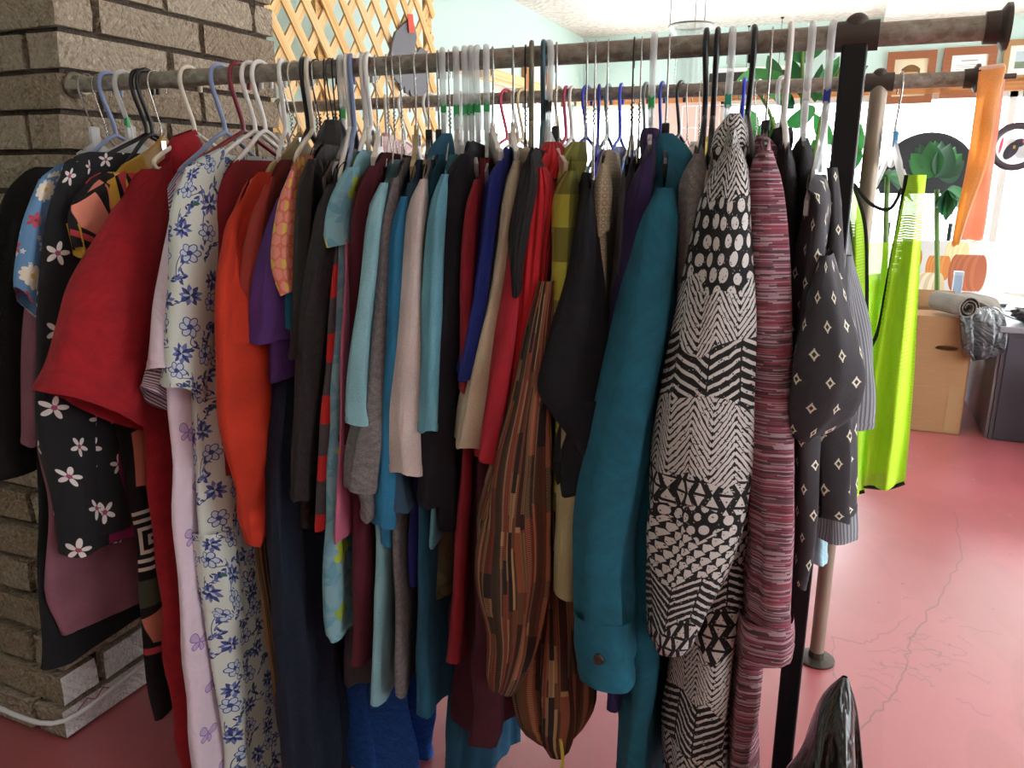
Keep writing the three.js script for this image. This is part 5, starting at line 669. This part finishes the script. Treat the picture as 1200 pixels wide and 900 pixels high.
// leaf spots are given by base and tip so each blade has its own length and lean
function blades(g, base, list, width) {
  for (const [bx0, by0, tx, ty, z, m, w] of list) {
    const b = onZ(bx0, by0, z).sub(base), t = onZ(tx, ty, z - .06).sub(base), L = b.distanceTo(t);
    const lf = part('leaf', leafGeo(L, w ?? width * L, .12, .12), leafMats[m], g); lf.position.copy(b);
    lf.quaternion.setFromUnitVectors(V(0, 1, 0), t.clone().sub(b).normalize()); lf.rotateY(rr(-.6, .6));
  }
}
{ // tall broad-leaved plant behind the rack
  const z = -3.4, foot = onZ(930, 300, z), g = thing('leafy_plant', 'tall potted plant with long arching green leaves behind the racks', 'plant', [foot.x, 0, z]), base = g.position;
  part('pot', potGeo(.17, .32), potMat, g); part('soil', new THREE.CylinderGeometry(.14, .14, .02, 20).translate(0, .28, 0), new THREE.MeshStandardMaterial({ color: '#3a2a20', roughness: 1 }), g);
  const q = (x, y, zz = z) => onZ(x, y, zz).sub(base);
  for (const pts of [[[930, 300], [938, 200], [940, 120], [940, 40]], [[925, 300], [915, 180], [890, 110], [872, 100]], [[935, 300], [950, 200], [968, 120], [985, 80]], [[925, 300], [905, 220], [890, 160]]]) part('stem', tube([V(0, .28, 0), ...pts.map((p) => q(...p))], .008, 40, 6), stemMat, g);
  blades(g, base, [[940, 75, 940, 27, z, 0, .16], [925, 118, 876, 72, z, 2, .12], [880, 80, 868, 120, z + .1, 4, .1], [912, 100, 900, 60, z - .2, 1, .06], [940, 110, 923, 58, z, 1, .05], [945, 118, 930, 75, z, 0, .05], [955, 120, 962, 70, z, 1, .05], [958, 110, 988, 62, z, 0, .06], [975, 105, 1008, 62, z, 2, .06], [990, 100, 1018, 72, z, 1, .05], [930, 128, 900, 96, z, 3, .06], [965, 118, 940, 100, z - .1, 1, .04]], .2);
  blades(g, base, [[885, 160, 868, 125, z, 2, .1], [890, 175, 905, 132, z, 0, .1], [885, 200, 870, 170, z, 4, .1], [900, 170, 915, 140, z, 1, .08], [940, 150, 942, 120, z, 0, .13], [975, 170, 950, 130, z, 2, .06], [960, 200, 950, 160, z, 0, .06], [1000, 200, 985, 160, z, 0, .1], [1005, 165, 990, 140, z, 2, .06], [895, 215, 882, 190, z, 1, .1], [995, 190, 1010, 140, z, 2, .07]], .2);
}
{ // second plant nearer the window
  const z = -5.2, foot = onZ(1098, 330, z), g = thing('broadleaf_plant', 'dark green fan leaved plant in a white pot before the window', 'plant', [foot.x, 0, z]), base = g.position, top = onZ(1098, 222, z).sub(base);
  part('pot', potGeo(.16, .34), whitePot, g); part('stem', tube([V(0, .3, 0), V(.02, .5, 0), top], .014, 24, 8), stemMat, g);
  const tips = []; for (let k = 0; k < 13; k++) { const a = -1.75 + 3.5 * k / 12; tips.push([1096 + 4 * Math.sin(a), 208, 1098 + 34 * Math.sin(a), 205 - 44 * Math.cos(a * .75), z + .05 * (k % 3), [3, 1, 0, 3][k % 4], .12]); }
  for (let k = 0; k < 8; k++) { const a = rr(1.7, 4.4); tips.push([1110, 222, 1112 + 22 * Math.sin(a), 225 - 34 * Math.cos(a), z + .1, [1, 3, 0][k % 3], .1]); }
  blades(g, base, tips, .3);
}
{ // palm-like plant behind the vest
  const z = -4.4, foot = onZ(1040, 320, z), g = thing('palm_plant', 'thin leaved palm behind the neon vest', 'plant', [foot.x, 0, z]), base = g.position, top = onZ(1040, 205, z).sub(base);
  part('pot', potGeo(.14, .3), potMat, g); part('stem', tube([V(0, .27, 0), V(.01, .5, 0), top], .012, 20, 8), stemMat, g);
  const tips = []; for (let k = 0; k < 11; k++) { const a = -2.2 + 4.4 * k / 10; tips.push([1040, 206, 1041 + 42 * Math.sin(a), 214 - 26 * Math.cos(a) + 8, z + .06 * (k % 2), [3, 1, 3, 0][k % 4], .03]); } blades(g, base, tips, .1);
}
{ // black round-backed chair in front of the window
  const z = -6.4, c = onZ(1086, 200, z), g = thing('round_chair', 'black round backed chair by the storefront window', 'chair', [c.x, .278, z]), m = new THREE.MeshStandardMaterial({ color: '#1d2024', roughness: .6 }), r = .3, sh = new THREE.Shape();
  sh.absarc(0, 0, r, 0, Math.PI, false); sh.lineTo(-r * .9, -.08); sh.lineTo(r * .9, -.08); sh.closePath();
  part('backrest', new THREE.ExtrudeGeometry(sh, { depth: .06, bevelEnabled: true, bevelSize: .02, bevelThickness: .02, bevelSegments: 3 }).translate(0, onZ(1086, 158, z).y - r - .278, -.1), m, g);
  for (const x of [-.2, .2]) part('back_post', rod([x, .3, -.06], [x, .75, -.06], .015), blackSteel, g); part('seat', new RoundedBoxGeometry(.6, .1, .5, 3, .04).translate(0, .33, .2), m, g); for (const [x, zz] of [[-.24, 0], [.24, 0], [-.24, .4], [.24, .4]]) part('leg', rod([x, 0, zz], [x, .29, zz], .018), blackSteel, g);
}
{ // hanging glass planter and its wires
  const z = -5.0, t = onZ(810, 30, z), g = thing('hanging_planter', 'ribbed glass planter hung from the ceiling on wires', 'planter', [t.x, t.y, z]), gl = new THREE.MeshPhysicalMaterial({ color: '#dfe8e6', transmission: .75, thickness: 0, roughness: .25, side: THREE.DoubleSide });
  const lg = new THREE.LatheGeometry([[.08, -.38], [.085, -.3], [.08, -.1], [.095, -.05], [.125, -.012], [.13, 0], [.126, 0]].map(([a, b]) => new THREE.Vector2(a, b)), 48), p = lg.attributes.position; for (let i = 0; i < p.count; i++) { const a = Math.atan2(p.getZ(i), p.getX(i)), k = 1 + .03 * Math.cos(a * 16); p.setX(i, p.getX(i) * k); p.setZ(i, p.getZ(i) * k); } lg.computeVertexNormals();
  part('bowl', lg, gl, g); part('rim', new THREE.TorusGeometry(.128, .005, 8, 40).rotateX(Math.PI / 2), new THREE.MeshStandardMaterial({ color: '#6e6f62', roughness: .4, metalness: .4 }), g);
  for (const [dx, dz] of [[-.12, .02], [.09, .08], [.0, -.12]]) { part('wire', rod([dx, 0, dz], [dx, CEILING - t.y, dz], .0022, 6), darkWire, g); part('ceiling_hook', new THREE.CylinderGeometry(.014, .008, .012, 12).translate(dx, CEILING - t.y - .006, dz), darkWire, g); }
}
for (const [px, py, words] of [[878, 30, 'thin ceiling wire beside the hanging planter'], [917, 20, 'thin ceiling wire above the leafy plant']]) { const a = onY(px, py, CEILING), g = thing('ceiling_wire', words, 'wire', [a.x, CEILING, a.z]); part('wire', rod([0, 0, 0], [0, -.6, 0], .0022, 6), darkWire, g); part('hook', new THREE.CylinderGeometry(.014, .008, .012, 12).translate(0, -.006, 0), darkWire, g); }
{ // round suncatcher
  const z = -6.3, c = onZ(1190, 172, z), r = c.distanceTo(onZ(1163, 172, z)), g = thing('suncatcher', 'round suncatcher with a dark rim hanging in the window', 'ornament', [c.x, c.y, z]);
  part('ring', new THREE.TorusGeometry(r, .022, 10, 48), new THREE.MeshStandardMaterial({ color: '#33262e', roughness: .4 }), g);
  part('disc', new THREE.CylinderGeometry(r, r, .008, 48).rotateX(Math.PI / 2), new THREE.MeshPhysicalMaterial({ roughness: .3, transmission: .5, thickness: 0, map: canvasTex(256, 256, (k, w, h) => { fill(k, w, h, '#f2f2f0'); k.fillStyle = '#2a222c'; k.beginPath(); k.ellipse(150, 150, 60, 34, .5, 0, 7); k.fill(); k.beginPath(); k.ellipse(104, 110, 26, 34, -.3, 0, 7); k.fill(); k.fillStyle = '#c03a4a'; k.fillRect(86, 66, 18, 26); k.beginPath(); k.ellipse(120, 210, 50, 8, .1, 0, 7); k.fill(); k.fillStyle = '#e0b040'; k.fillRect(120, 128, 20, 14); }, 1, 1) }), g, 'white glass with a dark bird shape');
  part('cord', rod([0, r, 0], [0, CEILING - c.y, 0], .003, 6), darkWire, g);
}

// ---------------------------------------------------------------- right-hand corner: platform, box, desk
{ const y = .26, g = thing('window_platform', 'low orange wooden display platform under the window', 'platform', [.9, 0, -6.3]); part('deck', box(3.4, .035, 1.15, 0, y, 0), oakMat, g); for (const yy of [.06, .165]) part('front_board', box(3.38, yy < .1 ? .1 : .085, .03, 0, yy, .55), oakMat, g); part('frame', box(3.3, .22, 1.02, 0, .12, -.02), oakMat, g); }
{ // canvas picture of pumpkins
  const z = -5.75, g0 = onZ(1058, 344, z), a = onZ(1058, 281, z), b = onZ(1160, 350, z), w = b.x - a.x, h = a.y - .28, g = thing('pumpkin_canvas', 'white canvas picture of orange and cream pumpkins', 'picture', [(a.x + b.x) / 2, .28, z]);
  const art = canvasTex(512, 512, (k, W, H) => { fill(k, W, H, '#dcdcda'); const pk = (x, y, r, c, d, n = 9) => { for (let i = 0; i < n; i++) { const t = (i / (n - 1) - .5) * 2; k.fillStyle = i % 2 ? c : d; k.beginPath(); k.ellipse(x + t * r * .62, y, r * .42 * (1.1 - Math.abs(t) * .4), r * .8, 0, 0, 7); k.fill(); } }; pk(300, 60, 70, '#ecdfae', '#e2d29a'); pk(60, 90, 62, '#e0864e', '#cf7440'); pk(210, 130, 74, '#d9924e', '#cf8444'); pk(370, 150, 110, '#b56a48', '#a85f40'); pk(150, 250, 120, '#f0e6cc', '#d9c9a2'); pk(350, 290, 60, '#e0904a', '#c9783a'); pk(250, 400, 110, '#d98a4a', '#c87a3c'); }, 1, 1);
  const m = [0, 1, 2, 3, 4, 5].map((i) => i === 4 ? new THREE.MeshStandardMaterial({ map: art, roughness: .8 }) : new THREE.MeshStandardMaterial({ color: '#dcdcda', roughness: .8 }));
  part('canvas', box(w, h, .04, 0, h / 2, 0), m, g);
}
const cardTex = canvasTex(256, 256, (g, w, h) => { fill(g, w, h, '#ab855e'); for (let k = 0; k < 500; k++) { g.fillStyle = rnd() < .5 ? 'rgba(150,105,60,.12)' : 'rgba(215,170,115,.12)'; g.fillRect(rnd() * w, rnd() * h, 50 * rnd(), 1.5); } }, .6, .6);
const card = new THREE.MeshStandardMaterial({ map: cardTex, roughness: .9 });
{ // tall cardboard box
  const r0 = onY(1124, 510, 0), l0 = onY(1058, 503, 0), w = .36, dx = r0.x - l0.x, ang = Math.atan2(-(r0.z - l0.z), dx), W = r0.distanceTo(l0), H = .63, D = .4;
  const g = thing('cardboard_box', 'tall brown cardboard box with a hand hole', 'box', [(r0.x + l0.x) / 2, 0, (r0.z + l0.z) / 2]); g.rotation.y = ang;
  const hole = new THREE.Shape([[-W / 2, 0], [W / 2, 0], [W / 2, H], [-W / 2, H]].map((p) => new THREE.Vector2(...p))), hp = new THREE.Path(); hp.absellipse(.02, H * .74, .055, .014, 0, Math.PI * 2); hole.holes.push(hp);
  part('front_wall', new THREE.ExtrudeGeometry(hole, { depth: .006, bevelEnabled: false }).translate(0, 0, -.006), card, g);
  part('side_wall', box(.006, H, D, -W / 2 + .003, H / 2, -D / 2), card, g); part('side_wall', box(.006, H, D, W / 2 - .003, H / 2, -D / 2), card, g); part('back_wall', box(W, H, .006, 0, H / 2, -D), card, g); part('bottom', box(W, .006, D, 0, .003, -D / 2), card, g);
  part('flap', box(W * .98, .1, .005).rotateX(-.25).translate(-.06, H + .04, -D - .01), card, g, 'raised back flap'); part('top_flap', box(W, .005, D * .55, 0, H - .001, -D * .28), card, g);
  const tape = part('packing_tape', box(.05, H * .4, .001, W * .3, H * .22, .0012), new THREE.MeshPhysicalMaterial({ color: '#c9a878', roughness: .25, transmission: .3, thickness: 0 }), g, 'clear packing tape');
  scene.updateMatrixWorld(true);
  // things lying on the box
  const top = g.position.clone(); top.y = H + .004;
  const rg = thing('fabric_roll', 'rolled grey fabric lying on the cardboard box', 'fabric roll', [top.x + .02, top.y, top.z - .09]);
  const roll = (r) => { const p = []; for (let k = 0; k <= 60; k++) { const a = k / 60 * Math.PI * 5, q = r * (1 - .7 * k / 60); p.push([q * Math.cos(a), q * Math.sin(a)]); } const s = new THREE.Shape(); p.forEach(([x, y], i) => i ? s.lineTo(x, y) : s.moveTo(x, y)); for (let k = 60; k >= 0; k--) { const [x, y] = p[k]; s.lineTo(x * .93, y * .93); } return new THREE.ExtrudeGeometry(s, { depth: .26, bevelEnabled: false }); };
  part('roll', roll(.06).rotateY(.5).translate(-.06, .06, -.06), cloth('#8d867c'), rg); part('loose_end', drape([{ p: V(.0, .1, .0), q: V(.1, .1, -.16), th: .02 }, { p: V(.12, .07, .02), q: V(.2, .08, -.14), th: .04 }, { p: V(.2, .01, .04), q: V(.24, .01, -.12), th: .03 }], { fold: .3, rows: 14, closeEnd: true }), cloth('#8d867c'), rg);
  const bg = thing('plastic_bag', 'crumpled silver grey plastic bag draped over the box corner', 'bag', [top.x + W * .42, top.y, top.z - .02]);
  part('bag', drape([{ p: V(-.05, .05, .02), q: V(.1, .06, -.1), th: .03 }, { p: V(-.05, .01, .06), q: V(.14, .02, -.04), th: .05 }, { p: V(-.03, -.08, .1), q: V(.16, -.06, .0), th: .05 }, { p: V(-.01, -.17, .1), q: V(.15, -.14, .02), th: .045 }, { p: V(.02, -.21, .09), q: V(.12, -.19, .03), th: .02 }], { rows: 40, n: 60, fold: .55, folds: 6, closeEnd: true }), new THREE.MeshPhysicalMaterial({ color: '#4c5257', roughness: .25, clearcoat: .8, clearcoatRoughness: .15, side: THREE.DoubleSide, bumpMap: crinkleBump, bumpScale: .02 }), bg);
  const pb = onZ(1121, 350, top.z - .45); const sp = thing('blue_strip_box', 'narrow pale blue carton standing behind the cardboard box', 'carton', [pb.x, 0, top.z - .5]); const ht = onZ(1121, 318, top.z - .5).y; part('carton', new RoundedBoxGeometry(.045, ht, .06, 2, .004).translate(0, ht / 2, 0), new THREE.MeshStandardMaterial({ color: '#9db4cc', roughness: .4 }), sp); part('lid', box(.047, .02, .062, 0, ht - .01, 0), new THREE.MeshStandardMaterial({ color: '#b9c8d8', roughness: .4 }), sp);
}
function crumple(rx, ry, rz, s) {
  const ig = new THREE.IcosahedronGeometry(1, 12); ig.deleteAttribute('normal'); ig.deleteAttribute('uv'); const g = mergeVertices(ig), p = g.attributes.position;
  for (let i = 0; i < p.count; i++) { const x = p.getX(i), y = p.getY(i), z = p.getZ(i), ridge = (k, f) => 1 - Math.abs(noise.noise(x * f + s * k, y * f + k, z * f - s)) * 2; const d = 1 + .16 * (ridge(1, 2.2) - .5) + .09 * (ridge(2, 5) - .5) + .04 * (ridge(3, 11) - .5); p.setXYZ(i, x * rx * d, y * ry * d, z * rz * d); }
  g.computeVertexNormals(); return g;
}
const greyMetal = new THREE.MeshStandardMaterial({ color: '#56555c', roughness: .45, metalness: .2 }), paleMetal = new THREE.MeshStandardMaterial({ color: '#8e8f96', roughness: .4, metalness: .2 });
{ // grey desk
  const c = onY(1155, 514, 0), H = onX(1173, 379, c.x).y, g = thing('desk', 'grey metal desk with a pale top edge', 'desk', [c.x, 0, c.z]), D = 1.04, W = 1.5;
  part('pedestal', box(W, H - .03, D, W / 2 + .01, (H - .03) / 2, -D / 2), greyMetal, g); part('desktop', new RoundedBoxGeometry(W + .06, .032, D + .06, 2, .006).translate(W / 2 + .01, H - .016, -D / 2), paleMetal, g); part('side_panel', box(.012, H - .05, D - .04, .003, (H - .05) / 2, -D / 2), paleMetal, g); part('front_panel', box(.42, H - .06, .012, .24, (H - .05) / 2, .004), new THREE.MeshStandardMaterial({ color: '#45444c', roughness: .5, metalness: .2 }), g);
  part('chair_side', box(.3, H * .75, .03, .36, H * .375, .3), new THREE.MeshStandardMaterial({ color: '#6a6468', roughness: .6 }), g);
  const sheet = (x, z, w, d, y, rot, col, label, name = 'paper_sheet') => { const m = solo(name, new RoundedBoxGeometry(w, .006, d, 1, .002), new THREE.MeshStandardMaterial({ color: col, roughness: .5 }), label, 'paper'); m.position.set(c.x + x, H + y, c.z + z); m.rotation.y = rot; return m; };
  sheet(.22, -.35, .3, .5, .004, .25, '#a9c4e0', 'pale blue plastic folder on the desk', 'folder'); sheet(.3, -.7, .35, .5, .012, -.2, '#dfe6ee', 'white paper sheet on the desk'); sheet(.12, -.95, .3, .4, .02, .5, '#eef1f4', 'white poster sheet at the far end of the desk'); sheet(.36, -.5, .4, .3, .028, .4, '#e4eaf2', 'curled white packet on the desk');
  const bg = thing('folded_bag', 'folded black plastic bag on the desk', 'bag', [c.x + .22, H, c.z - .14]); part('bag', crumple(.16, .05, .12, 9).translate(0, .05, 0), new THREE.MeshPhysicalMaterial({ color: '#1e2025', roughness: .3, clearcoat: .6 }), bg); part('fold', crumple(.12, .03, .09, 14).translate(.02, .1, -.02), new THREE.MeshPhysicalMaterial({ color: '#2a2c32', roughness: .3, clearcoat: .6 }), bg);
}
{ // glossy black bag standing on the floor close to the post
  const z = -1.12, tip = onZ(990, 793, z), g = thing('rubbish_bag', 'glossy black plastic bag with a pointed top beside the post', 'bag', [tip.x, 0, z]), m = new THREE.MeshPhysicalMaterial({ color: '#101411', roughness: .18, clearcoat: 1, clearcoatRoughness: .1, side: THREE.DoubleSide, bumpMap: crinkleBump, bumpScale: .01 });
  const rows = [[0, .1, .12], [.15, .13, .14], [.3, .1, .1], [.42, .05, .055]], T2 = tip.y, rings = rows.map(([y, w, th]) => ({ p: V(-w, y * T2 / .55, .02), q: V(w * .75, y * T2 / .55, 0), th, arch: 0 })); rings.push({ p: V(-.03, T2 * .93, .01), q: V(.02, T2 * .93, 0), th: .02 }, { p: V(-.004, T2, 0), q: V(.004, T2, 0), th: .003 });
  part('bag', drape(rings.reverse(), { rows: 44, n: 48, fold: .3, folds: 4, closeEnd: true, hemWave: 0 }), m, g);
}
shade(scene);
renderer.render(scene, camera);
